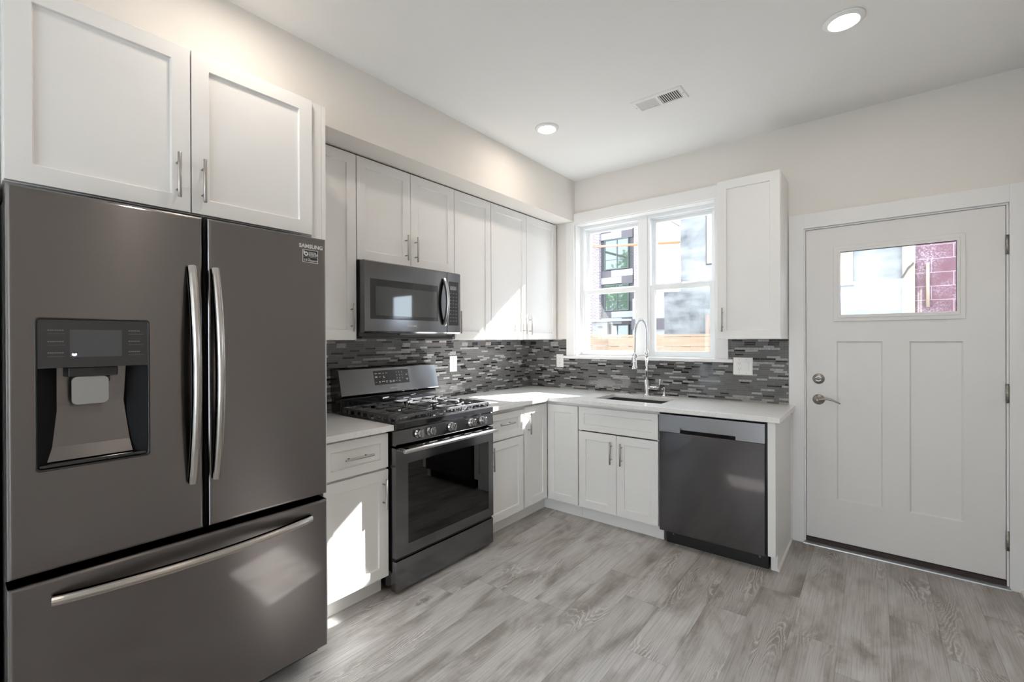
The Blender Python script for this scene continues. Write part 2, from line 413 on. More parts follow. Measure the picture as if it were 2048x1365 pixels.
def text_mesh(s, size, origin, xdir, ydir, mat, parent, name, depth=.0006, align='LEFT', bold=0.0, spacing=1.0):
    cu = bpy.data.curves.new('t', 'FONT'); cu.body = s; cu.size = size; cu.align_x = align; cu.extrude = depth/2
    cu.offset = bold; cu.space_character = spacing; cu.resolution_u = 3
    to = bpy.data.objects.new('t', cu); COL.objects.link(to)
    dg = bpy.context.evaluated_depsgraph_get()
    me = bpy.data.meshes.new_from_object(to.evaluated_get(dg)); bpy.data.objects.remove(to)
    X = Vector(xdir).normalized(); Y = Vector(ydir).normalized(); Z = X.cross(Y)
    mt = Matrix((X, Y, Z)).transposed().to_4x4(); mt.translation = Vector(origin)
    me.transform(mt); me.materials.clear(); me.materials.append(M[mat])
    o = bpy.data.objects.new(name, me); COL.objects.link(o)
    if parent is not None:
        if parent.type == 'EMPTY': adopt(o, parent)
        else: o.parent = parent
    return o

# ================================================================== THE ROOM
CZ = 2.813; XR = 3.285; YB = -8.0
struct('floor', MB().box(-.2, XR+.2, YB-.2, .0, -.1, 0.0), 'floor')
struct('ceiling', MB().box(-.2, XR+.2, YB-.2, .2, CZ, CZ+.15), 'ceil')
wl = struct('wall_left', MB().box(-.2, 0, YB, .2, 0, CZ), 'wall')
struct('wall_soffit', MB().box(0, .507, YB, 0, 2.443, CZ), 'wall')
# window wall with the window and door openings
WX0, WX1, WZ0, WZ1 = .512, 1.722, 1.215, 2.418
DX0, DX1, DZ1 = 2.283, 3.221, 2.10
T = .2
mb = MB()
mb.box(0, WX0, 0, T, 0, CZ); mb.box(WX0, WX1, 0, T, 0, WZ0); mb.box(WX0, WX1, 0, T, WZ1, CZ)
mb.box(WX1, DX0, 0, T, 0, CZ); mb.box(DX0, DX1, 0, T, DZ1, CZ); mb.box(DX1, XR, 0, T, 0, CZ)
wb = struct('wall_back', mb, 'wall')
# rear and right walls behind the camera, unseen windows added for fill light
RZ = (.10, 2.60); RW = (1.60, 3.20); SW = ((-7.9, -7.40), (-7.30, -6.80))
mb = MB(); mb.box(0, XR, YB-.2, YB, 0, RZ[0]); mb.box(0, XR, YB-.2, YB, RZ[1], CZ)
mb.box(0, RW[0], YB-.2, YB, *RZ); mb.box(RW[1], XR, YB-.2, YB, *RZ)
struct('wall_rear', mb, 'wall')
mb = MB(); mb.box(XR, XR+.2, YB, .2, 0, RZ[0]); mb.box(XR, XR+.2, YB, .2, RZ[1], CZ)
for a, b in ((YB, SW[0][0]), (SW[0][1], SW[1][0]), (SW[1][1], .2)): mb.box(XR, XR+.2, a, b, *RZ)
struct('wall_right', mb, 'wall')
def fill_window(n, a, b, axis):  # window added out of view to let in soft sky light
    r_ = thing('window_%d' % n, ((a+b)/2, YB, RZ[0]) if axis == 'x' else (XR, (a+b)/2, RZ[0]), kind='structure')
    mb = MB()
    def bb(w0, w1, z0, z1, d0=.06, d1=.12):
        if axis == 'x': mb.box(w0, w1, YB-d1, YB-d0, z0, z1)
        else: mb.box(XR+d0, XR+d1, w0, w1, z0, z1)
    for x0, x1, z0, z1 in ((a, a+.05, *RZ), (b-.05, b, *RZ), (a+.05, b-.05, RZ[0], RZ[0]+.05), (a+.05, b-.05, RZ[1]-.05, RZ[1]), (a+.05, b-.05, 1.4, 1.45)): bb(x0, x1, z0, z1)
    mb.build('window_frame', 'vinyl', r_)
    for z0, z1 in ((RZ[0]+.05, 1.4), (1.45, RZ[1]-.05)):
        mb = MB(); bb(a+.05, b-.05, z0, z1, .09, .095); mb.build('pane', 'glass', r_)
fill_window(2, *RW, 'x'); fill_window(3, *SW[0], 'y'); fill_window(4, *SW[1], 'y')

# baseboard + shoe
mb = MB().prism([(XR, 0), (XR-.024, 0), (XR-.024, .012), (XR-.014, .02), (XR-.014, .085), (XR-.008, .1), (XR, .1)], 'y', YB, -.018)
struct('baseboard_right', mb, 'trim')

# backsplash
mb = MB()
mb.box(0, .008, -2.504, 0, .9145, 1.372)
a = mb.build('tile_backsplash', 'tile'); a.parent = wl; 
mb = MB()
mb.box(.008, .426, -.008, 0, .9145, 1.366); mb.box(.426, 1.812, -.008, 0, .9145, 1.193); mb.box(1.812, 2.192, -.008, 0, .9145, 1.366)
a = mb.build('tile_backsplash', 'tile'); a.parent = wb

# ------------------------------------------------------------------ window_1
win = thing('window_1', ((WX0+WX1)/2, 0, WZ0), kind='structure')
mb = MB()
mb.box(.426, .508, -.019, 0, 1.217, 2.4425); mb.box(1.724, 1.812, -.019, 0, 1.217, WZ1)
mb.box(.508, 1.812, -.019, 0, WZ1, 2.512)
mb.build('casing', 'trim', win, bevel=.001)
mb = MB()
mb.box(.386, 1.845, -.030, .0, 1.193, 1.217); mb.box(WX0+.001, WX1-.001, 0, .13, 1.2155, 1.220)
mb.build('sill', 'trim', win, bevel=.002)
mb = MB()
mb.box(WX0, WX0+.006, 0, .16, WZ0, WZ1); mb.box(WX1-.006, WX1, 0, .16, WZ0, WZ1); mb.box(WX0, WX1, 0, .16, WZ1-.006, WZ1)
mb.build('jamb_liner', 'trim', win)
# twin double-hung vinyl units
def dh(x0, x1):
    fz0, fz1 = 1.220, 2.404
    mb = MB()      # outer frame
    for a, b, c, d in ((x0, x0+.022, fz0+.012, fz1-.020), (x1-.022, x1, fz0+.012, fz1-.020), (x0, x1, fz0, fz0+.012), (x0, x1, fz1-.020, fz1)): mb.box(a, b, .095, .185, c, d)
    for a, b in ((x0+.022, x0+.034), (x1-.034, x1-.022)): mb.box(a, b, .140, .1495, fz0+.0125, fz1-.0205)
    mb.box(x0+.0225, x1-.0225, .128, .138, fz1-.030, fz1-.0205)
    mb.build('window_frame', 'vinyl', win, bevel=.0012)
    ux0, ux1, uz0, uz1 = x0+.026, x1-.026, 1.800, 2.385
    up_ = MB()
    s_ = .030
    for a, b, c, d in ((ux0, ux0+s_, uz0, uz1), (ux1-s_, ux1, uz0, uz1), (ux0+s_, ux1-s_, uz1-.036, uz1), (ux0+s_, ux1-s_, uz0, uz0+.033)): up_.box(a, b, .150, .180, c, d)
    u = up_.build('sash', 'vinyl', win, bevel=.0015)
    p = MB().box(ux0+s_, ux1-s_, .164, .168, uz0+.033, uz1-.036).build('pane', 'glass'); p.parent = u
    lx0, lx1, lz0, lz1 = x0+.016, x1-.016, 1.228, 1.818
    lo = MB(); t_ = .042
    for a, b, c, d in ((lx0, lx0+t_, lz0, lz1), (lx1-t_, lx1, lz0, lz1), (lx0+t_, lx1-t_, lz1-.040, lz1), (lx0+t_, lx1-t_, lz0, lz0+.038)): lo.box(a, b, .102, .136, c, d)
    l = lo.build('sash', 'vinyl', win, bevel=.0015)
    p = MB().box(lx0+t_, lx1-t_, .117, .121, lz0+.038, lz1-.040).build('pane', 'glass'); p.parent = l
    xm = (x0+x1)/2
    k = MB(); k.lathe((xm, .118, lz1), (0, 0, 1), [(.016, 0), (.016, .006), (.010, .010), (.004, .011)], n=16); k.box(xm-.035, xm+.02, .112, .124, lz1, lz1+.006)
    k = k.build('sash_lock', 'vinyl', None); k.parent = l
    mb = MB()
    mb.box(lx0+t_-.006, lx0+t_+.001, .1195, .123, lz1-.085, lz1-.045)
    mb.build('vent_latch', 'black', None).parent = u
dh(.532, 1.103); dh(1.158, 1.712)
MB().box(1.1035, 1.1575, .088, .185, 1.220, 2.404).build('mullion', 'vinyl', win, bevel=.0015)
mb = MB(); mb.box(.518, .532, .09, .185, 1.22, 2.412); mb.box(1.712, 1.716, .09, .185, 1.22, 2.412); mb.box(.5325, 1.7115, .09, .185, 2.4045, 2.412)
mb.build('shim_trim', 'vinyl', win)

# ------------------------------------------------------------------ door_1
dr = thing('door_1', (2.75, 0, 0), kind='structure')
L0, L1 = 2.2935, 3.2095
# door slab with recessed panels and a lite opening: front face grid at Y=.004, built as strips
def slab():
    mb = MB(); yf = .006; yb = .05; z0, z1 = .045, 2.088
    panels = [(2.459, 2.690, .321, 1.348), (2.815, 3.046, .316, 1.347)]
    lite = (2.473, 3.026, 1.511, 1.930)
    xs = sorted({L0, L1, *[p[0] for p in panels], *[p[1] for p in panels]}); 
    # rails and stiles as boxes with flush faces
    def B(a, b, c, d, f=yf): mb.box(a, b, f, yb, c, d)
    B(L0, 2.459, z0, z1); B(3.046, L1, z0, z1)
    B(2.459, 3.046, z0, .318); B(2.459, 3.046, 1.3475, 1.511); B(2.459, 3.046, 1.930, z1)
    B(2.459, 2.473, 1.511, 1.930); B(3.026, 3.046, 1.511, 1.930)
    B(2.690, 2.815, .318, 1.3475)
    for a, b in ((2.459, 2.690), (2.815, 3.046)): B(a, b, .318, 1.3475, yf+.011)
    return mb.build('door_leaf', 'door', dr)
leaf = slab()
# sticking bevel around the recessed panels
mb = MB()
for a, b in ((2.459, 2.690), (2.815, 3.046)):
    c, d = .318, 1.3475
    r0 = [(a, .0062, c), (b, .0062, c), (b, .0062, d), (a, .0062, d)]; k = .008
    r1 = [(a+k, .0172, c+k), (b-k, .0172, c+k), (b-k, .0172, d-k), (a+k, .0172, d-k)]
    mb.rings([r0, r1], cap=False, smooth=False)
mb.build('panel_moulding', 'door', None).parent = leaf
mb = MB()    # lite frame (raised flat band + inner lip)
x0, x1, z0, z1 = 2.444, 3.054, 1.476, 1.962
for yo, a in ((-.004, 0.0), (-.009, .022)):
    r_o = [(x0+a, z0+a), (x1-a, z0+a), (x1-a, z1-a), (x0+a, z1-a)]
    xi0, xi1, zi0, zi1 = 2.480, 3.019, 1.518, 1.923
    r_i = [(xi0, zi0), (xi1, zi0), (xi1, zi1), (xi0, zi1)]
    V = lambda r, y: [(p[0], y, p[1]) for p in r]
    mb.rings([V(r_o, .006), V(r_o, yo), V(r_i, yo), V(r_i, .030), V(r_o, .030)], cap=False, smooth=False)
mb.build('lite_frame', 'door', None, bevel=.0015).parent = leaf
MB().box(2.473, 3.026, .026, .030, 1.511, 1.930).build('pane', 'glass').parent = leaf
mb = MB()    # casing
mb.box(2.196, 2.283, -.019, 0, 0, 2.196); mb.box(3.221, XR-.001, -.019, 0, 0, 2.196); mb.box(2.283, 3.221, -.019, 0, 2.100, 2.196)
mb.build('casing', 'trim', dr, bevel=.001)
mb = MB()
mb.box(DX0, DX0+.008, -.004, .19, 0, DZ1-.001); mb.box(DX1-.009, DX1-.001, -.004, .19, 0, DZ1-.001); mb.box(DX0+.008, DX1-.009, -.004, .19, DZ1-.010, DZ1-.001)
mb.box(DX0+.008, DX0+.022, .052, .12, .03, DZ1-.01); mb.box(DX1-.023, DX1-.009, .052, .12, .03, DZ1-.01); mb.box(DX0+.022, DX1-.023, .052, .12, DZ1-.024, DZ1-.01)
mb.build('jamb', 'trim', dr)
mb = MB().prism([(-.030, .0), (-.028, .006), (-.012, .012), (.0, .016), (.2, .016), (.2, 0)], 'x', DX0-.005, DX1+.004)
mb.build('threshold', 'alu', dr)
mb = MB().box(DX0+.008, DX1-.009, -.004, .05, .016, .040); mb.build('door_sweep', 'bronze', dr)
for hz in (1.872, 1.064, .262):
    mb = MB(); h = .052
    mb.cyl((3.2145, -.010, hz-h), (3.2145, -.010, hz+h), .0075, n=16)
    mb.box(3.2075, 3.2225, -.006, .004, hz-h, hz+h)
    for k in (-.6, -.2, .2, .6): mb.cyl((3.2145, -.010, hz+h*k-.0008), (3.2145, -.010, hz+h*k+.0008), .0082, n=16)
    mb.build('hinge', 'hinge', dr)
# deadbolt and lever set
db = MB().lathe((2.362, .006, 1.100), (0, -1, 0), [(.034, 0), (.034, .003), (.030, .008), (.020, .010), (.018, .012)]).build('deadbolt', 'hinge'); db.parent = leaf
mb = MB(); mb.tube([(2.345, -.010, 1.100), (2.35, -.012, 1.1), (2.374, -.012, 1.1), (2.379, -.010, 1.1)], .006, n=8, rad=[.003, .006, .006, .003]); mb.lathe((2.362, .0, 1.1), (0, -1, 0), [(.009, 0), (.009, .012), (.006, .014)])
mb.build('thumb_turn', 'hinge').parent = db
lv = MB(); lv.lathe((2.362, .006, .963), (0, -1, 0), [(.034, 0), (.034, .003), (.030, .009), (.016, .012), (.012, .016), (.012, .042), (.008, .046)])
lv.build('lever_rosette', 'hinge').parent = leaf
mb = MB()
pts = []; rad = []
for i in range(17):
    t_ = i/16; pts.append((2.362+.118*t_, -.036-.004*math.sin(t_*3), .963+.012*math.sin(t_*math.pi*1.15)-.010*t_*t_)); rad.append(.0095-.0055*t_)
mb.tube(pts, .008, n=12, rad=rad); mb.build('door_lever', 'hinge').parent = leaf
mb = MB(); mb.box(2.2895, 2.2925, .008, .03, 1.04, 1.12); mb.build('latch_plate', 'hinge').parent = leaf

# ------------------------------------------------------------------ ceiling vent and downlights
vx0, vx1, vy0, vy1 = 1.485, 1.792, -.983, -.830
v = thing('ceiling_vent', ((vx0+vx1)/2, (vy0+vy1)/2, CZ), 'white rectangular louvred air register set in the ceiling', 'vent')
mb = MB(); e = .024; ym = (vy0+vy1)/2; xm = (vx0+vx1)/2
def rr(a, z): return [(vx0+a, vy0+a, z), (vx1-a, vy0+a, z), (vx1-a, vy1-a, z), (vx0+a, vy1-a, z)]
mb.rings([rr(0, CZ), rr(.001, CZ-.004), rr(.006, CZ-.007), rr(e, CZ-.007), rr(e, CZ-.001)], cap=False, smooth=False)
mb.box(xm-.007, xm+.007, vy0+e, vy1-e, CZ-.007, CZ-.001)
mb.build('register_frame', 'trim', v)
MB().box(vx0+e-.001, vx1-e+.001, vy0+e-.001, vy1-e+.001, CZ-.0012, CZ-.0002).build('duct_opening', 'slot', v)
for half, tilt in ((0, 1), (1, -1)):
    a, b = (vx0+e, xm-.007) if half == 0 else (xm+.007, vx1-e)
    n = 10
    for i in range(n):
        xc = a+(b-a)*(i+.5)/n; mb = MB(); dx = .0045*tilt
        mb.hexa([(xc-dx-.0006, vy0+e, CZ-.0072), (xc-dx+.0006, vy0+e, CZ-.0072), (xc-dx+.0006, vy1-e, CZ-.0072), (xc-dx-.0006, vy1-e, CZ-.0072),
                 (xc+dx-.0006, vy0+e, CZ-.0014), (xc+dx+.0006, vy0+e, CZ-.0014), (xc+dx+.0006, vy1-e, CZ-.0014), (xc+dx-.0006, vy1-e, CZ-.0014)])
        mb.build('louvre', 'trim', v)
for x_ in (vx0+.012, vx1-.012): MB().cyl((x_, ym, CZ-.0085), (x_, ym, CZ-.006), .0035, n=10).build('screw', 'alu', v)

LP = [(.905, -1.03), (2.545, -1.05), (.9, -2.85), (2.54, -2.85), (.9, -4.6), (2.54, -4.6), (.9, -6.4), (2.54, -6.4)]  # last four are unseen, added behind the camera for fill
LL = ['round white ceiling downlight near the soffit and window corner', 'round white ceiling downlight over the floor in front of the entry door',
      'round white ceiling downlight above the refrigerator front', 'round white ceiling downlight above the open floor beside the refrigerator',
      'round white ceiling downlight added for fill behind the viewer on the soffit side', 'round white ceiling downlight added for fill behind the viewer on the open side',
      'round white ceiling downlight added for fill nearest the rear wall, soffit side', 'round white ceiling downlight added for fill nearest the rear wall, open side']
def downlight(x, y, lab):
    r_ = thing('ceiling_light', (x, y, CZ), lab, 'ceiling light', 'round LED downlights')
    mb = MB().lathe((x, y, CZ), (0, 0, -1), [(.080, 0), (.080, .004), (.074, .010), (.062, .014), (.058, .012), (.058, .006)], n=40)
    mb.build('trim_ring', 'ceil', r_)
    MB().lathe((x, y, CZ-.006), (0, 0, -1), [(.058, 0), (.0575, .006), (.03, .008), (.001, .0085)], n=40).build('lens', 'lens', r_)
    l = bpy.data.lights.new('lamp_light', 'AREA'); l.shape = 'DISK'; l.size = .11; l.energy = LAMP_POWER; l.color = LAMP_COLOR
    lo = bpy.data.objects.new('lamp_light', l); COL.objects.link(lo); lo.parent = r_; lo.location = (0, 0, -.017)
for (x, y), lab in zip(LP, LL): downlight(x, y, lab)

# ================================================================== CABINETS
UZ0, UZ1 = 1.3665, 2.443
cabinet('L', -2.503, -2.126, .325, UZ0, UZ1-.001, [('door', -2.501, -2.128, 1.369, 2.433, (-2.162, 1.495, 'v'))],
        'narrow white shaker wall cabinet left of the microwave, beside the refrigerator', group='white wall cabinets')
cabinet('L', -2.124, -1.348, .325, 1.832, UZ1-.001, [('door', -2.122, -1.737, 1.835, 2.433, (-1.777, 1.950, 'v')), ('door', -1.733, -1.350, 1.838, 2.433, (-1.700, 1.949, 'v'))],
        'short white two-door wall cabinet above the microwave', group='white wall cabinets')
cabinet('L', -1.346, -.955, .325, UZ0, UZ1-.001, [('door', -1.344, -.957, 1.369, 2.433, (-1.311, 1.492, 'v'))],
        'single-door white wall cabinet just right of the microwave', group='white wall cabinets')
cabinet('L', -.953, -.028, .325, UZ0, UZ1-.001, [('door', -.951, -.496, 1.369, 2.433, (-.537, 1.492, 'v')), ('door', -.491, -.030, 1.369, 2.433, (-.458, 1.488, 'v'))],
        'two-door white wall cabinet in the corner left of the window', group='white wall cabinets')
MB_ = MB().box(.003, .300, -.0275, -.001, UZ0, UZ1-.001)
tag(MB_.build('filler_strip', 'white'), 'white filler strip between corner wall cabinet and window wall', 'filler strip')
tag(MB().box(.008, .318, -2.503, -.03, 2.4335, 2.4425).build('shade_strip', 'gap') if False else MB().box(.3055, .314, -2.503, -.03, 2.4345, 2.4425).build('shade_strip', 'gap'),  # dark strip stands in for the shade above the doors
    'dark strip painted as shade in the gap between wall cabinets and soffit', 'painted shade')
cabinet('B', 1.816, 2.192, .330, 1.364, 2.432, [('door', 1.818, 2.190, 1.366, 2.430, (1.852, 1.494, 'v'))],
        'tall narrow white wall cabinet between the window and the entry door', group='white wall cabinets')
# deep cabinet over the refrigerator
cabinet('L', -3.500, -2.576, .690, 1.836, 2.442, [('door', -3.498, -3.040, 1.838, 2.438, (-3.082, 1.959, 'v')), ('door', -3.036, -2.578, 1.838, 2.438, (-3.003, 1.957, 'v'))],
        'deep white two-door cabinet above the refrigerator', group='white wall cabinets')
r_ = thing('refrigerator_side_panel', (.3, -2.54, 0), 'tall white end panel between the refrigerator and the short counter', 'cabinet panel')
MB().box(.003, .672, -2.524, -2.5045, 0, 2.442).build('panel', 'white', r_, bevel=.001)
MB().box(.640, .672, -2.574, -2.525, 1.80, 2.442).build('filler', 'white', r_, bevel=.001)
tag(MB().box(.003, .62, -3.56, -3.525, 0, 2.442).build('refrigerator_side_panel', 'white', bevel=.001), 'tall white end panel on the far left of the refrigerator', 'cabinet panel')

# base cabinets
TOE = .547; BD = .62; BZ0 = .104; BZ1 = .883
cabinet('L', -2.503, -2.126, BD, BZ0, BZ1, [('drawer', -2.501, -2.129, .688, .868, (-2.316, .780, 'h')), ('door', -2.501, -2.129, .106, .676, (-2.162, .555, 'v'))],
        'narrow white base cabinet with one drawer, between refrigerator and range', 'base_cabinet', toe=(-2.503, -2.126, TOE), group='white base cabinets')
cabinet('L', -1.329, -.930, BD, BZ0, BZ1, [('drawer', -1.327, -.934, .668, .850, (-1.148, .776, 'h')), ('door', -1.327, -.934, .108, .658, (-1.297, .555, 'v'))],
        'white base cabinet with one drawer just right of the range', 'base_cabinet', toe=(-1.329, -.930, TOE), group='white base cabinets')
# corner carousel cabinet with an L-shaped body
r_ = thing('corner_base_cabinet', (.3, -.3, 0), 'white inside-corner base cabinet with two hinged narrow doors', 'cabinet', 'white base cabinets')
mb = MB()
prof = [(.003, -.003), (.003, -.928), (BD-.021, -.928), (BD-.021, -BD+.021), (.900, -BD+.021), (.900, -.003)]
mb.prism(prof, 'z', BZ0, BZ1)
prof = [(.003, -.003), (.003, -.928), (TOE, -.928), (TOE, -.555), (.900, -.555), (.900, -.003)]
mb.prism(prof, 'z', 0, BZ0); mb.build('body', 'white', r_)
d1 = shaker('L', -.916, -.624, BD-.02, BD, .112, .862, .057).build('door', 'white', r_, bevel=.0012)
pull('L', -.877, .738, BD, .16).build('handle', 'nickel').parent = d1
shaker('B', .624, .896, BD-.02, BD, .106, .858, .057).build('door', 'white', r_, bevel=.0012)
cabinet('B', .902, 1.518, BD, BZ0, BZ1, [('false_front', .906, 1.516, .686, .860, None), ('door', .906, 1.2105, .106, .676, (1.176, .552, 'v')), ('door', 1.2135, 1.516, .106, .676, (1.254, .552, 'v'))],
        'white two-door sink base cabinet under the faucet', 'base_cabinet', toe=(.902, 1.53, .555), group='white base cabinets', hollow=True)
# end panel by the door
r_ = thing('base_end_panel', (2.19, -.3, 0), 'white end panel right of the dishwasher, facing the entry door', 'cabinet panel')
mb = MB(); mb.box(2.167, 2.207, -.632, -.003, .104, BZ1); mb.box(2.172, 2.207, -.565, -.003, 0, .104)
mb.build('panel', 'white', r_, bevel=.001)
mb = MB().prism([(2.207, 0), (2.217, 0), (2.216, .009), (2.211, .015), (2.207, .016)], 'y', -.568, -.003); mb.build('shoe_moulding', 'trim', r_)
mb = MB().box(2.207, 2.2155, -.03, -.020, .016, BZ1); mb.build('corner_bead', 'trim', r_)

# countertops
CT0, CT1 = .884, .914
mb = MB().box(.002, .657, -2.503, -2.117, CT0, CT1)
tag(mb.build('countertop', 'quartz', bevel=.002), 'short white quartz countertop between the refrigerator and the range', 'countertop', 'white quartz countertops')
# L-shaped top with an undermount sink cut-out (built as a grid of cells sharing vertices)
def cells(xs, ys, keep, z0, z1):
    bm = bmesh.new(); V = {}
    def g(i, j, k):
        if (i, j, k) not in V: V[(i, j, k)] = bm.verts.new((xs[i], ys[j], (z0, z1)[k]))
        return V[(i, j, k)]
    K = {(i, j) for i in range(len(xs)-1) for j in range(len(ys)-1) if keep((xs[i]+xs[i+1])/2, (ys[j]+ys[j+1])/2)}
    for i, j in K:
        bm.faces.new([g(i, j, 1), g(i+1, j, 1), g(i+1, j+1, 1), g(i, j+1, 1)])
        bm.faces.new([g(i, j, 0), g(i, j+1, 0), g(i+1, j+1, 0), g(i+1, j, 0)])
        if (i-1, j) not in K: bm.faces.new([g(i, j, 0), g(i, j, 1), g(i, j+1, 1), g(i, j+1, 0)])
        if (i+1, j) not in K: bm.faces.new([g(i+1, j, 0), g(i+1, j+1, 0), g(i+1, j+1, 1), g(i+1, j, 1)])
        if (i, j-1) not in K: bm.faces.new([g(i, j, 0), g(i+1, j, 0), g(i+1, j, 1), g(i, j, 1)])
        if (i, j+1) not in K: bm.faces.new([g(i, j+1, 0), g(i, j+1, 1), g(i+1, j+1, 1), g(i+1, j+1, 0)])
    mb = MB(); mb.bm.free(); mb.bm = bm; return mb
SX0, SX1, SY0, SY1 = .958, 1.486, -.486, -.122
def keep(x, y):
    if SX0 < x < SX1 and SY0 < y < SY1: return False
    return x < .657 or y > -.655
mb = cells([.009, .652, .657, SX0, SX1, 2.232], [-1.3285, -.655, SY0, SY1, -.009], keep, CT0, CT1)
tag(mb.build('countertop', 'quartz', bevel=.002), 'long L-shaped white quartz countertop turning the corner under the window', 'countertop', 'white quartz countertops')

# sink
sk = thing('sink', ((SX0+SX1)/2, (SY0+SY1)/2, .70), 'dark rectangular undermount sink sunk into the long countertop', 'sink')
mb = MB(); z_ = CT0-.001
def ring(a, z): return [(SX0-.004+a, SY0-.004+a, z), (SX1+.004-a, SY0-.004+a, z), (SX1+.004-a, SY1+.004-a, z), (SX0-.004+a, SY1+.004-a, z)]
mb.rings([ring(-.016, z_), ring(0, z_), ring(.006, .70), ring(.016, .69)], cap=False, smooth=False)
mb.poly(ring(.016, .69))
mb.build('basin', 'sink', sk, normals=True)
MB().lathe((1.222, -.30, .690), (0, 0, 1), [(.045, 0), (.045, .003), (.03, .002), (.01, .004)], n=24).build('drain', 'chrome', sk)

# faucet
fx, fy = 1.212, -.062
fc = thing('kitchen_faucet', (fx, fy, CT1), 'tall chrome spring-neck pull-down faucet behind the sink', 'faucet')
MB().lathe((fx, fy, CT1), (0, 0, 1), [(.026, 0), (.026, .004), (.022, .010), (.0205, .014), (.0205, .120), (.018, .124), (.0125, .128)], n=24).build('faucet_body', 'chrome', fc)
MB().cyl((fx, fy, CT1+.12), (fx, fy, 1.235), .0115, n=20).build('riser', 'chrome', fc)
MB().lathe((fx, fy, 1.225), (0, 0, 1), [(.013, 0), (.0155, .003), (.0155, .050), (.012, .054)], n=20).build('collar', 'chrome', fc)
# hose path: up from the collar, over, down to the head (leans slightly)
pts = []
hy = -.285; R_ = (fy-hy)/2; cy = (fy+hy)/2
for i in range(9): pts.append(Vector((fx, fy, 1.27+.165*i/8*.86)))
zt = pts[-1].z
for i in range(1, 25):
    a = math.pi*i/24; pts.append(Vector((fx, cy+R_*math.cos(a), zt+.108*math.sin(a))))
for i in range(1, 12): pts.append(Vector((fx, hy-.001*i, zt-(zt-1.262)*i/11)))
MB().tube(pts, .0052, n=10).build('hose', 'nickel', fc)
# spring coil wound round the arc
path = pts[:-8]; seg = []
for a, b in zip(path, path[1:]): seg.append((b-a).length)
tot = sum(seg); turns = int(tot/.0062); coil = []; N_ = turns*9
def at(sv):
    acc = 0
    for i, L_ in enumerate(seg):
        if acc+L_ >= sv or i == len(seg)-1:
            t_ = (sv-acc)/L_; p = path[i].lerp(path[i+1], min(1, max(0, t_))); d = (path[i+1]-path[i]).normalized(); return p, d
        acc += L_
for k in range(N_+1):
    p, d = at(tot*k/N_); a = Vector((1, 0, 0)); b = d.cross(a); q = 2*math.pi*k/9
    coil.append(p + (a*math.cos(q)+b*math.sin(q))*.0088)
MB().tube(coil, .0017, n=5).build('spring', 'chrome', fc)
MB().lathe((fx, hy-.011, 1.262), (0, 0, -1), [(.009, -.002), (.0175, 0), (.0175, .032), (.012, .035), (.0145, .038), (.0145, .095), (.022, .112), (.024, .122), (.020, .126), (.005, .127)], n=24).build('spray_head', 'chrome', fc)
MB().box(fx-.022, fx-.013, hy-.019, hy-.004, 1.185, 1.225).build('spray_button', 'chrome', fc, bevel=.002)
MB().tube([(fx, fy-.012, 1.243), (fx, fy-.07, 1.240), (fx, hy+.04, 1.236), (fx, hy+.008, 1.236)], .0042, n=10).build('holder_arm', 'chrome', fc)
mb = MB(); mb.cyl((fx+.015, fy, .978), (fx+.088, fy, .978), .0165, n=20); mb.cyl((fx+.088, fy, .978), (fx+.100, fy, .978), .013, n=20)
mb.build('valve', 'chrome', fc)
MB().tube([(fx+.098, fy, .978), (fx+.103, fy-.004, 1.0), (fx+.110, fy-.006, 1.05)], .004, n=10, rad=[.007, .005, .0045]).build('lever', 'chrome', fc)
# soap dispenser and hole cap
sd = thing('soap_dispenser', (1.352, -.06, CT1), 'small chrome dispenser on the counter right of the faucet', 'soap dispenser')
MB().lathe((1.352, -.06, CT1), (0, 0, 1), [(.020, 0), (.020, .004), (.012, .010), (.009, .016), (.009, .055), (.011, .058), (.011, .068), (.006, .072)], n=20).build('pump', 'chrome', sd)
MB().tube([(1.352, -.06, .978), (1.352, -.085, .979), (1.352, -.11, .972)], .0045, n=10).build('spout', 'chrome', sd)
tag(MB().lathe((1.052, -.062, CT1), (0, 0, 1), [(.022, 0), (.022, .003), (.016, .006), (.004, .007)], n=24).build('hole_cover', 'chrome'), 'low round chrome hole cover on the counter left of the faucet', 'sink hole cover')

# ================================================================== REFRIGERATOR
fX = .850; FY0, FY1 = -3.505, -2.603
fr = thing('refrigerator', (.42, -3.054, 0), 'large black stainless french-door refrigerator with bottom freezer drawer', 'refrigerator')
mb = MB(); mb.box(.03, .765, FY0+.004, FY1-.004, .045, 1.775); mb.build('body', 'black', fr, bevel=.004)
for y in (FY0+.08, FY1-.08):
    MB().cyl((.70, y-.015, .022), (.70, y+.015, .022), .022, n=20).build('front_wheel', 'black', fr)
MB().box(.62, .800, FY0+.02, FY1-.02, .047, .078).build('base_grille', 'black', fr)
MB().box(.60, .76, FY0+.02, FY0+.1, 1.775, 1.789).build('hinge_cover', 'black', fr, bevel=.004)
MB().box(.60, .76, FY1-.1, FY1-.02, 1.775, 1.789).build('hinge_cover', 'black', fr, bevel=.004)
def rrect(y0, y1, z0, z1, x, r=.008, n=5):
    P = []
    for cy_, cz_, a0 in ((y1-r, z1-r, 0), (y0+r, z1-r, 90), (y0+r, z0+r, 180), (y1-r, z0+r, 270)):
        for i in range(n+1):
            a = R(a0+90*i/n); P.append((x, cy_+r*math.cos(a), cz_+r*math.sin(a)))
    return P
DZ0_, DZ1_ = .722, 1.790
GY = -3.0445   # centre of the gap between the doors
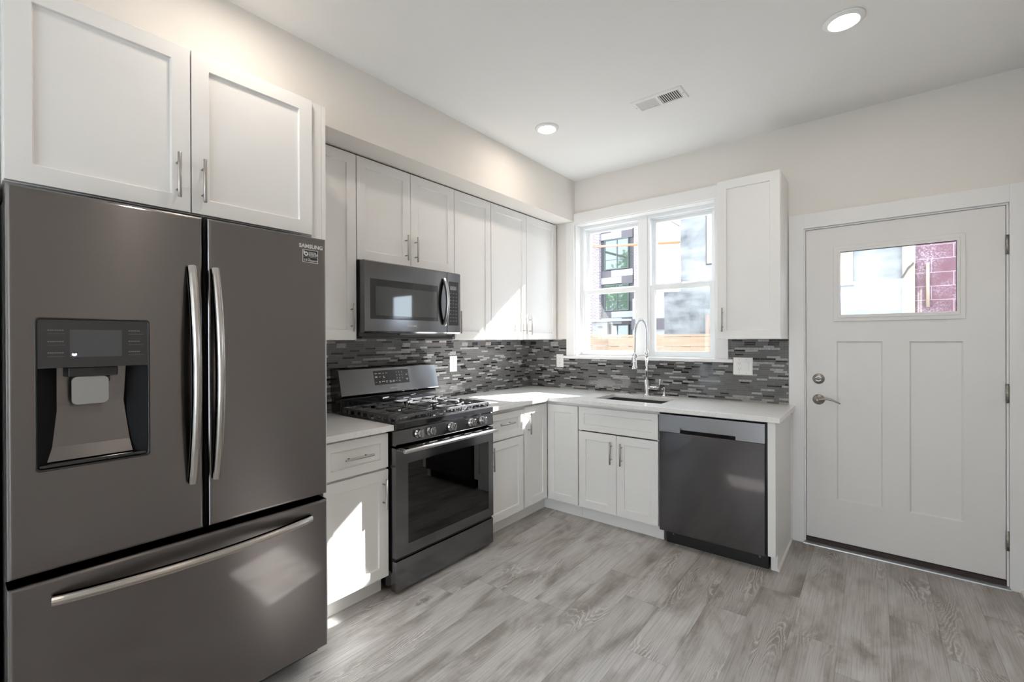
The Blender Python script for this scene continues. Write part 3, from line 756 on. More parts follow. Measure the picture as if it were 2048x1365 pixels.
# left door, with the dispenser recess cut through its front
HY0, HY1, HZ0, HZ1 = -3.449, -3.204, 1.007, 1.428
def door_slab_hole(y0, y1, z0, z1, h):
    mb = MB(); xb, xf = .772, fX
    hy0, hy1, hz0, hz1 = h
    e = .010
    # outer shell: back ring -> side -> rounded front
    O = lambda a, x: [(x, y0+a, z0+a), (x, y1-a, z0+a), (x, y1-a, z1-a), (x, y0+a, z1-a)]
    I = lambda a, x: [(x, hy0+a, hz0+a), (x, hy1-a, hz0+a), (x, hy1-a, hz1-a), (x, hy0+a, hz1-a)]
    rings = [O(0, xb)]
    for i in range(6):
        a = R(90*i/5); rings.append(O(e*(1-math.cos(a)), xf-e+e*math.sin(a)))
    V = [[mb.bm.verts.new(p) for p in r_] for r_ in rings]
    mb.bm.faces.new(V[0][::-1])
    for a, b in zip(V, V[1:]):
        for i in range(4):
            mb.bm.faces.new([a[i], a[(i+1) % 4], b[(i+1) % 4], b[i]])
    H = [mb.bm.verts.new(p) for p in I(0, xf)]; H2 = [mb.bm.verts.new(p) for p in I(0, xf-.055)]
    for i in range(4):
        mb.bm.faces.new([V[-1][i], V[-1][(i+1) % 4], H[(i+1) % 4], H[i]])
        mb.bm.faces.new([H[i], H[(i+1) % 4], H2[(i+1) % 4], H2[i]])
    return mb
def door_slab(y0, y1, z0, z1):
    mb = MB(); e = .010; xb, xf = .772, fX
    O = lambda a, x: [(x, y0+a, z0+a), (x, y1-a, z0+a), (x, y1-a, z1-a), (x, y0+a, z1-a)]
    rings = [O(0, xb)]
    for i in range(6):
        a = R(90*i/5); rings.append(O(e*(1-math.cos(a)), xf-e+e*math.sin(a)))
    mb.rings(rings, smooth=False); return mb
ld = door_slab_hole(FY0, GY-.007, DZ0_, DZ1_, (HY0, HY1, HZ0, HZ1)).build('left_door', 'fridge', fr)
rd = door_slab(GY+.007, FY1, DZ0_, DZ1_).build('right_door', 'fridge', fr)
dw_ = door_slab(FY0, FY1, .082, .698).build('freezer_drawer', 'fridge', fr)
MB().box(.755, .800, GY-.006, GY+.006, DZ0_+.002, DZ1_-.002).build('door_gasket', 'black', fr)
# bowed handles: swept bar profile
def bow(y, z0, z1, sgn):
    mb = MB(); N_ = 28; pts = []; frs = []
    for i in range(N_+1):
        t_ = i/N_; z = z0+(z1-z0)*t_; x = fX+.010+.050*math.sin(math.pi*t_)**.8
        pts.append(Vector((x, y, z)))
    for i in range(N_+1):
        tg = (pts[min(i+1, N_)]-pts[max(i-1, 0)]).normalized(); a = Vector((0, 1, 0)); b = a.cross(tg).normalized()
        if b.x < 0: b = -b
        frs.append((a, b))
    w2 = .0125
    prof = [(-w2, -.010), (-w2, .004), (-w2+.002, .008), (-.006, .0115), (-.0055, .0105), (0, .0125), (.0055, .0105), (.006, .0115), (w2-.002, .008), (w2, .004), (w2, -.010)]
    mb.sweep(pts, frs, prof); return mb
def bow_back(y, z0, z1):
    mb = MB(); N_ = 28; pts = []; frs = []
    for i in range(N_+1):
        t_ = i/N_; z = z0+.004+(z1-z0-.008)*t_; x = fX+.010+.050*math.sin(math.pi*t_)**.8
        pts.append(Vector((x, y, z)))
    for i in range(N_+1):
        tg = (pts[min(i+1, N_)]-pts[max(i-1, 0)]).normalized(); a = Vector((0, 1, 0)); b = a.cross(tg).normalized()
        if b.x < 0: b = -b
        frs.append((a, b))
    prof = [(-.0115, -.020), (-.0115, -.009), (.0115, -.009), (.0115, -.020)]
    mb.sweep(pts, frs, prof); return mb
for y, d in ((-3.087, ld), (-3.018, rd)):
    h = bow(y, .888, 1.616, 1).build('handle', 'bar'); h.parent = d; h.location = (0, 0, 0)
    b_ = bow_back(y, .888, 1.616).build('handle_backing', 'black', None); b_.parent = d
    for z in (.896, 1.600): MB().box(fX-.001, fX+.010, y-.010, y+.010, z-.004, z+.012).build('handle_mount', 'black').parent = d
def bow_h(z, y0, y1):
    mb = MB(); N_ = 32; pts = []; frs = []
    for i in range(N_+1):
        t_ = i/N_; pts.append(Vector((fX+.010+.050*math.sin(math.pi*t_)**.8, y0+(y1-y0)*t_, z)))
    for i in range(N_+1):
        tg = (pts[min(i+1, N_)]-pts[max(i-1, 0)]).normalized(); a = Vector((0, 0, 1)); b = tg.cross(a).normalized()
        if b.x < 0: b = -b
        frs.append((a, b))
    w2 = .0135
    prof = [(-w2, -.010), (-w2, .004), (-w2+.002, .008), (-.006, .0115), (-.0055, .0105), (0, .0125), (.0055, .0105), (.006, .0115), (w2-.002, .008), (w2, .004), (w2, -.010)]
    mb.sweep(pts, frs, prof); return mb
M['bar_h'] = brushed('brushed_handle_steel_horizontal', (.50, .475, .45), .25, .5, (0, 0, 1), 'h')
bow_h(.640, -3.422, -2.679).build('handle', 'bar_h').parent = dw_
for y in (-3.414, -2.687): MB().box(fX-.001, fX+.012, y-.008, y+.012, .628, .652).build('handle_mount', 'black').parent = dw_
# dispenser
rim = MB(); k = .0045
O = lambda a, x: rrect(HY0-k+a, HY1+k-a, HZ0-k+a, HZ1+k-a, x, .010)
rim.rings([O(0, fX-.001), O(0, fX+.0015), O(k, fX+.0015), O(k, fX-.05)], cap=False)
rim.build('dispenser_bezel', 'black').parent = ld
cp = MB().box(fX-.030, fX+.0008, HY0+.001, HY1-.001, 1.290, HZ1-.001).build('control_panel', 'disp_black'); cp.parent = ld
MB().box(fX+.0008, fX+.0012, -3.383, -3.268, 1.320, 1.399).build('display_screen', 'screen').parent = ld
ic = MB()
for dx, dz in ((-.003, 0), (.003, 0), (0, -.002)): ic.box(fX+.0012, fX+.0014, -3.374+dx-.0015, -3.374+dx+.0025, 1.325+dz, 1.330+dz)
ic.build('display_icon', 'icon').parent = ld
for z in (1.397, 1.365, 1.333):
    for y0_, n_ in ((-3.428, 7), (-3.252, 6)):
        lb = MB()
        for j in range(n_): lb.box(fX+.0008, fX+.0011, y0_+j*.0048, y0_+j*.0048+.0036, z-.0015, z+.0015)
        lb.box(fX+.0008, fX+.0011, y0_, y0_+.036, z-.0105, z-.0098)
        lb.build('button_marks', 'dim_print').parent = ld
# recess: slanted/curved back plate, black side cheeks, tray
nb = MB()
rs_ = [[(.795, -3.405, 1.29), (.795, -3.248, 1.29)], [(.798, -3.405, 1.18), (.798, -3.255, 1.18)], [(.812, -3.425, 1.06), (.812, -3.243, 1.06)], [(.824, -3.428, 1.022), (.824, -3.238, 1.022)]]
V = [[nb.bm.verts.new(p) for p in r_] for r_ in rs_]
for a, b in zip(V, V[1:]): nb.bm.faces.new([a[0], a[1], b[1], b[0]])
W_ = [[nb.bm.verts.new((p[0]-.004, p[1], p[2])) for p in r_] for r_ in rs_]
for a, b in zip(W_, W_[1:]): nb.bm.faces.new([b[0], b[1], a[1], a[0]])
for side in (0, 1):
    for i in range(3): nb.bm.faces.new([V[i][side], V[i+1][side], W_[i+1][side], W_[i][side]])
nb.bm.faces.new([V[0][0], V[0][1], W_[0][1], W_[0][0]]); nb.bm.faces.new([V[-1][0], V[-1][1], W_[-1][1], W_[-1][0]])
nb.build('niche_back', 'fridge').parent = ld
MB().prism([(.790, HY0+.001), (.846, HY0+.001), (.800, HY0+.044)], 'z', HZ0+.001, 1.289).build('niche_cheek', 'matte_black').parent = ld
MB().prism([(.790, HY1-.001), (.846, HY1-.001), (.800, HY1-.044)], 'z', HZ0+.001, 1.289).build('niche_cheek', 'matte_black').parent = ld
MB().box(.780, .793, HY0+.001, HY1-.001, HZ0+.001, 1.289).build('niche_liner', 'matte_black').parent = ld
tr = MB().box(.795, .846, HY0+.002, HY1-.002, HZ0+.001, HZ0+.012).build('drip_tray', 'gloss_black', None, bevel=.003); tr.parent = ld
nz = MB(); nz.prism([(.796, -3.392), (.836, -3.385), (.845, -3.330), (.836, -3.275), (.796, -3.268)], 'z', 1.262, 1.290)
nz.prism([(.800, -3.376), (.830, -3.372), (.836, -3.330), (.830, -3.292), (.800, -3.288)], 'z', 1.243, 1.262)
nz.build('nozzle', 'black', None, bevel=.003).parent = ld
pd = MB(); O = lambda x, a, dz=0: rrect(-3.378+a, -3.296-a, 1.180+a, 1.262, x, .014)
pd.rings([O(.832, 0), O(.836, .0005)], smooth=False)
pd.build('paddle', 'paddle').parent = ld
# lettering and sticker
text_mesh('SAMSUNG', .0215, (fX+.0004, -2.718, 1.7425), (0, 1, 0), (0, 0, 1), 'print', rd, 'lettering', .0006, bold=.0006, spacing=1.02)
st = MB().box(fX+.0001, fX+.0006, -2.7035, -2.639, 1.6835, 1.7355).build('sticker', 'print'); st.parent = rd
MB().box(fX+.0006, fX+.0008, -2.7015, -2.641, 1.6855, 1.7335).build('sticker_face', 'black').parent = st
sy = MB()
for i in range(14):
    a0, a1 = R(360*i/14), R(360*(i+1)/14); c_ = (-2.6895, 1.7185)
    q = lambda r_, a: (fX+.001, c_[0]+r_*math.cos(a), c_[1]+r_*math.sin(a))
    sy.poly([q(.0040, a0), q(.0092, a0), q(.0092, a1), q(.0040, a1)])
sy.box(fX+.0008, fX+.001, -2.7000, -2.6955, 1.7185, 1.7312)
sy.build('sticker_symbol', 'print').parent = st
for s_, z, sz, y in (('DIGITAL', 1.7215, .0085, -2.6785), ('INVERTER', 1.7145, .0085, -2.6785), ('TECHNOLOGY', 1.7098, .005, -2.6785), ('10', 1.6885, .0145, -2.700), ('YEAR', 1.6965, .005, -2.6835), ('WARRANTY', 1.6890, .0078, -2.6835)):
    text_mesh(s_, sz, (fX+.0009, y, z), (0, 1, 0), (0, 0, 1), 'print', st, 'lettering', .0003, bold=.00015)
MB().box(fX+.0008, fX+.001, -2.700, -2.6425, 1.7055, 1.7062).build('sticker_line', 'print').parent = st

# ================================================================== RANGE
rg = thing('gas_range', (.34, -1.739, 0), 'black stainless freestanding gas range with five knobs and cast-iron grates', 'range')
RY0, RY1 = -2.111, -1.336
MB().box(.012, .620, RY0, RY1, .028, .895).build('body', 'gloss_black', rg, bevel=.002)
for y in (RY0+.05, RY1-.05):
    for x in (.08, .58): MB().cyl((x, y, 0), (x, y, .03), .018, n=14).build('foot', 'black', rg)
# cooktop with raised rim
mb = MB(); mb.box(.10, .652, RY0-.003, RY1+.003, .895, .9195)
mb.prism([(.620, .881), (.662, .881), (.672, .891), (.672, .919), (.664, .928), (.640, .928), (.635, .9195), (.620, .9195)], 'y', RY0-.003, RY1+.003)
for y0, y1 in ((RY0-.003, RY0+.012), (RY1-.012, RY1+.003)): mb.box(.10, .66, y0, y1, .9195, .925)
mb.build('cooktop', 'gloss_black', rg, bevel=.002)
# burners
for x, y, r_ in ((.245, -1.975, .036), (.500, -1.975, .044), (.375, -1.735, .050), (.245, -1.480, .034), (.500, -1.480, .046)):
    b_ = MB().lathe((x, y, .9195), (0, 0, 1), [(r_+.016, 0), (r_+.014, .004), (r_+.002, .006), (r_, .014), (r_-.004, .015)], n=28).build('burner', 'knob', rg)
    MB().lathe((x, y, .9345), (0, 0, 1), [(r_-.001, 0), (r_, .002), (r_-.001, .007), (r_-.008, .009), (.001, .0095)], n=28).build('burner_cap', 'iron').parent = b_
# grates: three sections, each one casting
def grate(y0, y1):
    mb = MB(); x0, x1 = .125, .644; zt, zb = .957, .944; w2 = .0055
    def bar(p, q, w=w2, z0=zb, z1=zt):
        p, q = Vector(p), Vector(q); d = (q-p).normalized(); n_ = Vector((-d.y, d.x))*w
        a = [(p+n_).to_tuple(), (q+n_).to_tuple(), (q-n_).to_tuple(), (p-n_).to_tuple()]
        a2 = [( (p+n_*.7).x, (p+n_*.7).y), ((q+n_*.7).x, (q+n_*.7).y), ((q-n_*.7).x, (q-n_*.7).y), ((p-n_*.7).x, (p-n_*.7).y)]
        mb.hexa([(u, v_, z0) for u, v_ in a] + [(u, v_, z1) for u, v_ in a2])
    ym = (y0+y1)/2; xm = (x0+x1)/2
    bar((x0, y0), (x1, y0)); bar((x0, y1), (x1, y1)); bar((x0, y0), (x0, y1)); bar((x1, y0), (x1, y1)); bar((xm, y0), (xm, y1))
    for cx in ((x0+xm)/2, (x1+xm)/2):
        bar((cx, y0), (cx, ym-.028)); bar((cx, y1), (cx, ym+.028))
        bar((cx-.125, ym), (cx-.03, ym)); bar((cx+.125, ym), (cx+.03, ym))
        for sx in (-1, 1):
            for sy_ in (-1, 1): bar((cx+sx*.075, ym+sy_*(y1-y0)/2), (cx+sx*.045, ym+sy_*.045))
    # feet / curtain teeth down the outer sides
    for yy, s_ in ((y0, -1), (y1, 1)):
        for i in range(9):
            x = x0+(x1-x0)*i/8
            mb.hexa([(x-.009, yy-.006+s_*.004, .9200), (x+.009, yy-.006+s_*.004, .9200), (x+.009, yy+.006+s_*.004, .9200), (x-.009, yy+.006+s_*.004, .9200),
                     (x-.006, yy-.005, zt-.002), (x+.006, yy-.005, zt-.002), (x+.006, yy+.005, zt-.002), (x-.006, yy+.005, zt-.002)])
    for xx in (x0, x1):
        for i in range(4):
            y = y0+.012+(y1-y0-.024)*i/3
            mb.hexa([(xx-.005, y-.008, .9345 if xx == x1 else .92), (xx+.005, y-.008, .9345 if xx == x1 else .92), (xx+.005, y+.008, .9345 if xx == x1 else .92), (xx-.005, y+.008, .9345 if xx == x1 else .92),
                     (xx-.004, y-.005, zt-.002), (xx+.004, y-.005, zt-.002), (xx+.004, y+.005, zt-.002), (xx-.004, y+.005, zt-.002)])
    mb.build('grate', 'iron', rg, bevel=.0012, seg=1)
grate(-2.090, -1.852); grate(-1.842, -1.604); grate(-1.594, -1.356)
# control fascia (tilted) and knobs
mb = MB().prism([(.620, .799), (.662, .799), (.673, .808), (.665, .8805), (.620, .8805)], 'y', RY0-.004, RY1+.004)
mb.build('control_fascia', 'range_steel', rg, bevel=.0015)
for y in (-1.963, -1.877, -1.715, -1.542, -1.442):
    z = .8455; nv = Vector((1, 0, .11)).normalized(); base = Vector((.6685, y, z))
    kb = MB().lathe(base, nv, [(.027, 0), (.027, .004), (.0215, .006), (.0215, .026), (.020, .030), (.014, .031)], n=24).build('knob', 'knob', rg)
    g = MB(); p = base+nv*.031; u_ = Vector((0, 0, 1))
    g.box(p.x-.002, p.x+.009, y-.007, y+.007, p.z-.021, p.z+.021); g.build('knob_grip', 'knob', None, bevel=.002).parent = kb
    kb.children[0].location = (0, 0, 0)
# oven door: frame with a glass window, cavity with racks
oz0, oz1 = .200, .788; wy0, wy1, wz0, wz1 = -2.036, -1.378, .258, .697
mb = MB(); xb, xf = .622, .669
oy0, oy1 = RY0-.006, RY1+.004
for a, b, c, d in ((oy0, wy0, oz0, oz1), (wy1, oy1, oz0, oz1), (wy0, wy1, oz0, wz0), (wy0, wy1, wz1, oz1)): mb.box(xb, xf, a, b, c, d)
od = mb.build('oven_door', 'range_steel', rg)
mb = MB().box(xf-.001, xf+.0006, wy0-.003, wy1+.003, wz0-.003, wz1+.003)
mb.box(xf-.012, xf-.002, wy0, wy1, wz0, wz1)
mb = MB().box(xf-.006, xf-.001, wy0, wy1, wz0, wz1); mb.build('oven_window', 'oven_glass').parent = od
mb = MB()
for a, b, c, d in ((wy0, wy0+.05, wz0, wz1), (wy1-.05, wy1, wz0, wz1), (wy0, wy1, wz0, wz0+.045), (wy0, wy1, wz1-.045, wz1)): mb.box(xf-.010, xf-.0065, a, b, c, d)
mb.build('window_border', 'gloss_black').parent = od
mb = MB(); 
mb = MB()
hz, hx = .776, .720
mb.tube([(hx, oy0+.018, hz), (hx, oy0+.022, hz), (hx, oy1-.022, hz), (hx, oy1-.018, hz)], .0125, n=18, rad=[.0105, .0125, .0125, .0105])
M['range_bar'] = brushed('range_handle_steel', (.55, .55, .56), .2, .4, (0, 0, 1), 'h')
oh = mb.build('oven_handle', 'range_bar'); oh.parent = od
for y in (oy0+.05, oy1-.05): MB().box(xf-.001, hx, y-.014, y+.014, hz-.010, hz+.010).build('handle_mount', 'range_bar', None, bevel=.003).parent = od
# vent slots along the top of the door
mb = MB()
for i in range(6):
    y = -1.98+i*.095; mb.box(xf-.004, xf+.0006, y, y+.062, .7795, .7845)
mb.build('vent_slots', 'slot').parent = od
# storage drawer
mb = MB().box(.622, .667, oy0, oy1, .020, .182); sdw = mb.build('storage_drawer', 'range_steel', rg, bevel=.002)
MB().box(.622, .657, oy0+.004, oy1-.004, .1825, .1995).build('drawer_gap', 'black', rg)
# backguard
mb = MB().prism([(.012, .915), (.118, .915), (.118, 1.006), (.100, 1.012), (.012, 1.012)], 'y', RY0+.004, RY1-.004); mb.build('backguard_base', 'gloss_black', rg, bevel=.003)
mb = MB().prism([(.012, 1.012), (.118, 1.012), (.140, 1.020), (.142, 1.026), (.100, 1.184), (.088, 1.190), (.012, 1.190)], 'y', RY0-.002, RY1+.002)
bgd = mb.build('backguard', 'range_steel', rg, bevel=.002)
# panel surface slope: from (x .142,z 1.026) to (.100,1.184)
sl = Vector((-.042, 0, .158)).normalized(); nrm = Vector((.158, 0, .042)).normalized(); o0 = Vector((.142, 0, 1.026))
def onp(y, s_, h=0.0): p = o0+sl*s_+nrm*h; return (p.x, y, p.z)
def plate(y0, y1, s0, s1, h0, h1):
    return MB().hexa([onp(y0, s0, h0), onp(y1, s0, h0), onp(y1, s1, h0), onp(y0, s1, h0), onp(y0, s0, h1), onp(y1, s0, h1), onp(y1, s1, h1), onp(y0, s1, h1)])
cdp = plate(-1.870, -1.592, .050, .145, -.001, .0012).build('control_display', 'disp_black'); cdp.parent = bgd
def pt(s_, y, s0, size, nm='lettering', mat='print'):
    text_mesh(s_, size, onp(y, s0, .0014), (0, 1, 0), sl, mat, cdp, nm, .0004, bold=.0002)
for k, row_ in enumerate(('123', '456', '789', '0')):
    for j, ch in enumerate(row_): pt(ch, -1.694+j*.022+(.022 if row_ == '0' else 0), .124-k*.021, .0105)
def dashes(items, h=.0035):
    mk = MB()
    for y, s0, w_ in items:
        mk.hexa([onp(y, s0, .0010), onp(y+w_, s0, .0010), onp(y+w_, s0+h, .0010), onp(y, s0+h, .0010), onp(y, s0, .0016), onp(y+w_, s0, .0016), onp(y+w_, s0+h, .0016), onp(y, s0+h, .0016)])
    mk.build('button_marks', 'print').parent = cdp
dashes(((-1.862, .124, .018), (-1.834, .124, .022), (-1.802, .124, .012), (-1.780, .124, .013)))
dashes(((-1.862, .098, .016), (-1.862, .104, .018), (-1.832, .100, .012), (-1.800, .103, .008), (-1.800, .095, .012)))
dashes(((-1.862, .067, .008), (-1.836, .070, .010), (-1.836, .063, .012), (-1.815, .069, .024), (-1.783, .070, .014), (-1.783, .063, .012),
        (-1.756, .069, .016), (-1.756, .062, .018), (-1.730, .070, .016), (-1.730, .063, .014), (-1.704, .069, .012), (-1.682, .067, .010)))
dashes(((-1.616, .105, .014),)); dashes(((-1.618, .076, .015),)); dashes(((-1.615, .069, .009),))
text_mesh('SAMSUNG', .0135, onp(-1.760, .018, .0003), (0, 1, 0), sl, 'alu', bgd, 'lettering', .0006, bold=.0003)
# oven cavity, visible faintly through the glass
mb = MB(); mb.box(.6205, .6215, wy0-.01, wy1+.01, wz0-.01, wz1+.01); mb.build('oven_liner', 'iron', rg)
mb = MB(); mb.cyl((.6245, wy0+.05, .515), (.6245, wy1-.2, .515), .0018, n=8)
mb.build('oven_rack', 'knob', rg)

# ================================================================== MICROWAVE
mw = thing('microwave', (.2, -1.735, 1.38), 'black stainless over-the-range microwave with a bowed chrome handle', 'microwave')
MY0, MY1 = -2.116, -1.3535; mX = .388
mb = MB(); mb.box(.012, .330, MY0, MY1, 1.388, 1.8305); mb.build('body', 'gloss_black', mw, bevel=.002)
mb = MB().box(.10, .330, MY0+.02, MY1-.02, 1.3765, 1.388); mb.build('vent_grille', 'black', mw)
mb = MB().box(.26, .345, MY0+.28, MY1-.04, 1.400, 1.4065); mb.build('underside_lip', 'range_steel', mw)
MB().prism([(.331, 1.408), (mX-.012, 1.408), (mX, 1.418), (mX, 1.822), (mX-.010, 1.829), (.331, 1.829)], 'y', -1.476, MY1).build('control_side', 'range_steel', mw)
prof = [(.331, 1.408), (mX-.012, 1.408), (mX, 1.418), (mX, 1.822), (mX-.010, 1.829), (.331, 1.829)]
md = MB().prism(prof, 'y', MY0, -1.479).build('microwave_door', 'range_steel', mw, bevel=.0015)
MB().box(mX-.002, mX+.0008, -2.078, -1.560, 1.490, 1.724).build('window_surround', 'gloss_black').parent = md
M['mw_screen'] = plain('perforated_screen_glass', (.05, .055, .055), .05, var=.03, coat=1.0)
MB().box(mX+.0008, mX+.0012, -2.042, -1.572, 1.512, 1.682).build('door_window', 'mw_screen').parent = md
# bowed handle
mb = MB(); N_ = 22; pts = []; frs = []
for i in range(N_+1):
    t_ = i/N_; pts.append(Vector((mX+.008+.038*math.sin(math.pi*t_)**.8, -1.510, 1.464+.313*t_)))
for i in range(N_+1):
    tg = (pts[min(i+1, N_)]-pts[max(i-1, 0)]).normalized(); a = Vector((0, 1, 0)); b = a.cross(tg).normalized()
    if b.x < 0: b = -b
    frs.append((a, b))
w2 = .010
mb.sweep(pts, frs, [(-w2, -.006), (-w2, .003), (-w2+.003, .0075), (0, .009), (w2-.003, .0075), (w2, .003), (w2, -.006)])
mb.build('handle', 'range_bar').parent = md
mb = MB(); mb.sweep(pts, frs, [(-w2*.9, -.014), (-w2*.9, -.0055), (w2*.9, -.0055), (w2*.9, -.014)]); mb.build('handle_backing', 'black').parent = md
text_mesh('SAMSUNG', .0165, (mX+.0004, -1.815, 1.448), (0, 1, 0), (0, 0, 1), 'print', md, 'lettering', .0006, bold=.0003)
cs = MB().box(mX-.001, mX+.0008, -1.464, -1.372, 1.466, 1.765).build('keypad', 'disp_black', mw)
M['lcd'] = plain('lcd_window', (.22, .24, .25), .3)
MB().box(mX+.0008, mX+.0012, -1.450, -1.392, 1.708, 1.734).build('clock_display', 'lcd', mw)
mk2 = MB()
for r_ in range(9):
    for j in range(3):
        mk2.box(mX+.0008, mX+.0011, -1.452+j*.026, -1.440+j*.026, 1.682-r_*.0235, 1.6855-r_*.0235)
mk2.build('button_marks', 'lcd', mw)

# ================================================================== DISHWASHER
dwr = thing('dishwasher', (1.845, -.3, 0), 'black stainless dishwasher with a pocket handle, at the right end of the counter', 'dishwasher')
MB().box(1.533, 2.163, -.600, -.02, .10, .878).build('tub', 'black', dwr)
mb = MB(); mb.box(1.556, 2.160, -.566, -.10, .0, .10); mb.build('toe_kick', 'black', dwr)
for x in (1.60, 2.115): MB().cyl((x, -.5665, .062), (x, -.5695, .062), .006, n=12).build('screw', 'knob', dwr)
x0, x1 = 1.532, 2.154; yf, yb = -.641, -.602
hx0, hx1, hz0_, hz1_ = 1.668, 1.998, .760, .792
mb = MB()
mb.prism([(yb, .098), (yf+.003, .098), (yf, .103), (yf, hz0_-.006), (yb, hz0_-.006)], 'x', x0, x1)
df = mb.build('door_panel', 'dw', dwr, bevel=.002)
mb = MB()
for a, b, c, d in ((x0, hx0, hz0_-.004, .870), (hx1, x1, hz0_-.004, .870), (hx0, hx1, hz1_, .870)): mb.box(a, b, yf, yb, c, d)
M['dw_strip'] = brushed('dishwasher_control_strip', (.30, .30, .315), .3, .5)
mb.build('control_strip', 'dw_strip', dwr)
mb = MB(); mb.prism([(yb, hz0_-.004), (yf+.004, hz0_-.004), (yb-.003, hz0_+.012), (yb-.003, hz1_), (yb, hz1_)], 'x', hx0, hx1); mb.build('pocket_handle', 'dw_strip', dwr)

# ================================================================== OUTLETS
def duplex(mb_s, fr, wc, zc, d):
    for dz in (.020, -.020):
        for dw2, hh in ((-.0065, .007), (.0065, .0055)): fbox(mb_s, fr, wc+dw2-.0011, wc+dw2+.0011, d, d+.0004, zc+dz+.002-hh/2+.001, zc+dz+.002+hh/2+.001)
        p = fp(fr, wc, d, zc+dz-.007); q = fp(fr, wc, d+.0004, zc+dz-.007); mb_s.cyl(p, q, .0024, n=12)
def outlet(fr, w0, w1, z0, z1, label, gangs):
    r_ = thing('wall_outlet', fp(fr, (w0+w1)/2, .008, (z0+z1)/2), label, 'outlet')
    mb = MB(); O = lambda a, d: [fp(fr, w0+a, d, z0+a), fp(fr, w1-a, d, z0+a), fp(fr, w1-a, d, z1-a), fp(fr, w0+a, d, z1-a)]
    mb.rings([O(0, .0082), O(0, .011), O(.004, .0138)], smooth=False); mb.build('wall_plate', 'outlet', r_)
    n = len(gangs); zc = (z0+z1)/2
    for i, g in enumerate(gangs):
        wc = (w0+w1)/2+(i-(n-1)/2)*.046
        mb = MB(); fbox(mb, fr, wc-.0165, wc+.0165, .0135, .0150, zc-.0335, zc+.0335)
        if g == 'o':
            rc = mb.build('receptacle', 'outlet', r_, bevel=.0012)
            s_ = MB(); duplex(s_, fr, wc, zc, .0150); s_.build('slots', 'slot').parent = rc
        else:
            mb.build('switch_frame', 'outlet', r_, bevel=.0008)
            mb = MB(); y0_, y1_ = wc-.014, wc+.014
            mb.hexa([fp(fr, y0_, .0150, zc-.031), fp(fr, y1_, .0150, zc-.031), fp(fr, y1_, .0150, zc+.031), fp(fr, y0_, .0150, zc+.031),
                     fp(fr, y0_, .0162, zc-.031), fp(fr, y1_, .0162, zc-.031), fp(fr, y1_, .0195, zc+.031), fp(fr, y0_, .0195, zc+.031)])
            mb.build('rocker', 'outlet', r_, bevel=.0008)
        for dz in (.049, -.049): MB().cyl(fp(fr, wc, .0136, zc+dz), fp(fr, wc, .0145, zc+dz), .0026, n=10).build('screw', 'hinge', r_)
outlet('L', -1.096, -1.019, 1.112, 1.238, 'white outlet on the tile backsplash right of the range', ['o'])
outlet('B', .312, .388, 1.108, 1.229, 'white outlet in the corner at the left end of the window sill', ['o'])
outlet('B', 1.845, 1.973, 1.106, 1.231, 'wide white plate with outlet and rocker switch, under the wall cabinet beside the door', ['o', 's'])

# ================================================================== OUTSIDE
tag(MB().box(-14, 8, .2, 16, -.35, -.25).build('ground', 'gravel'), kind='structure')
# pine fence, a corner return on the left
fn = thing('wood_fence', (0, 2.62, -.25), 'low fence of new horizontal pine boards outside the window', 'fence')
zt = 1.405
mb = MB(); mb.box(-.52, 2.2, 2.600, 2.72, zt, zt+.028); mb.build('cap_rail', 'pine', fn)
z = zt-.001
for i in range(11):
    h = .138
    MB().box(-.47, 2.15, 2.610, 2.635, z-h, z-.004).build('board', 'pine', fn, bevel=.002); z -= h+.003
for x in (-.40, .65, 1.7): MB().box(x-.045, x+.045, 2.637, 2.727, -.25, zt-.002).build('post', 'pine', fn)
fn2 = thing('wood_fence', (-1.6, 2.66, -.25), 'set-back section of pine board fence, behind the left pane of the window', 'fence')
MB().box(-2.6, -.53, 2.76, 2.86, zt+.010, zt+.036).build('cap_rail', 'pine', fn2)
z = zt+.006
for i in range(11): MB().box(-2.6, -.50, 2.775, 2.80, z-.138, z-.004).build('board', 'pine', fn2, bevel=.002); z -= .141
for x in (-2.5, -1.3): MB().box(x-.045, x+.045, 2.802, 2.89, -.25, zt).build('post', 'pine', fn2)
# neighbouring wall
nb_ = thing('neighbour_building', (1.5, 4.2, -.25), 'patched grey stucco building with boarded openings beyond the fence', 'building')
mb = MB(); mb.prism([(-.133, -.25), (2.95, -.25), (2.95, 4.78), (2.76, 4.78), (2.76, 3.75), (.146, 3.75), (.150, 3.3), (.143, 2.9), (.152, 2.5), (.146, 2.16), (-.133, 2.16), (-.128, 1.6), (-.136, 1.1)], 'y', 4.0, 4.5); mb.build('stucco_wall', 'stucco', nb_)
MB().box(.564, .95, 3.975, 4.0, 2.569, 3.65).build('board_panel', 'osb', nb_)
MB().box(.548, .563, 3.985, 4.0, 2.55, 3.65).build('dark_joint', 'slot', nb_)
MB().box(.564, .95, 3.985, 4.0, 2.552, 2.569).build('dark_joint', 'slot', nb_)
MB().box(2.02, 2.426, 3.975, 4.0, 2.085, 2.95).build('board_panel', 'osb', nb_)
MB().box(2.02, 2.440, 3.985, 4.0, 2.065, 2.085).build('dark_joint', 'slot', nb_)
MB().box(.548, .90, 3.96, 4.0, -.2, 1.755).build('board_panel', 'oldply', nb_)
MB().box(2.925, 3.045, 3.955, 4.0, -.2, 3.6).build('edge_board', 'osb', nb_)
mk3 = MB()
pl = [(2.905, 2.14), (2.93, 2.12), (2.965, 2.19), (2.985, 2.235), (3.02, 2.275), (3.035, 2.30), (3.03, 2.32), (3.005, 2.285), (2.975, 2.26), (2.95, 2.205), (2.925, 2.16)]
mk3.prism([(x, z) for x, z in pl], 'y', 3.945, 3.957); mk3.build('crack', 'slot', nb_)
mr = thing('maroon_building', (3.8, 4.3, -.25), 'maroon painted block building seen through the door glass', 'building')
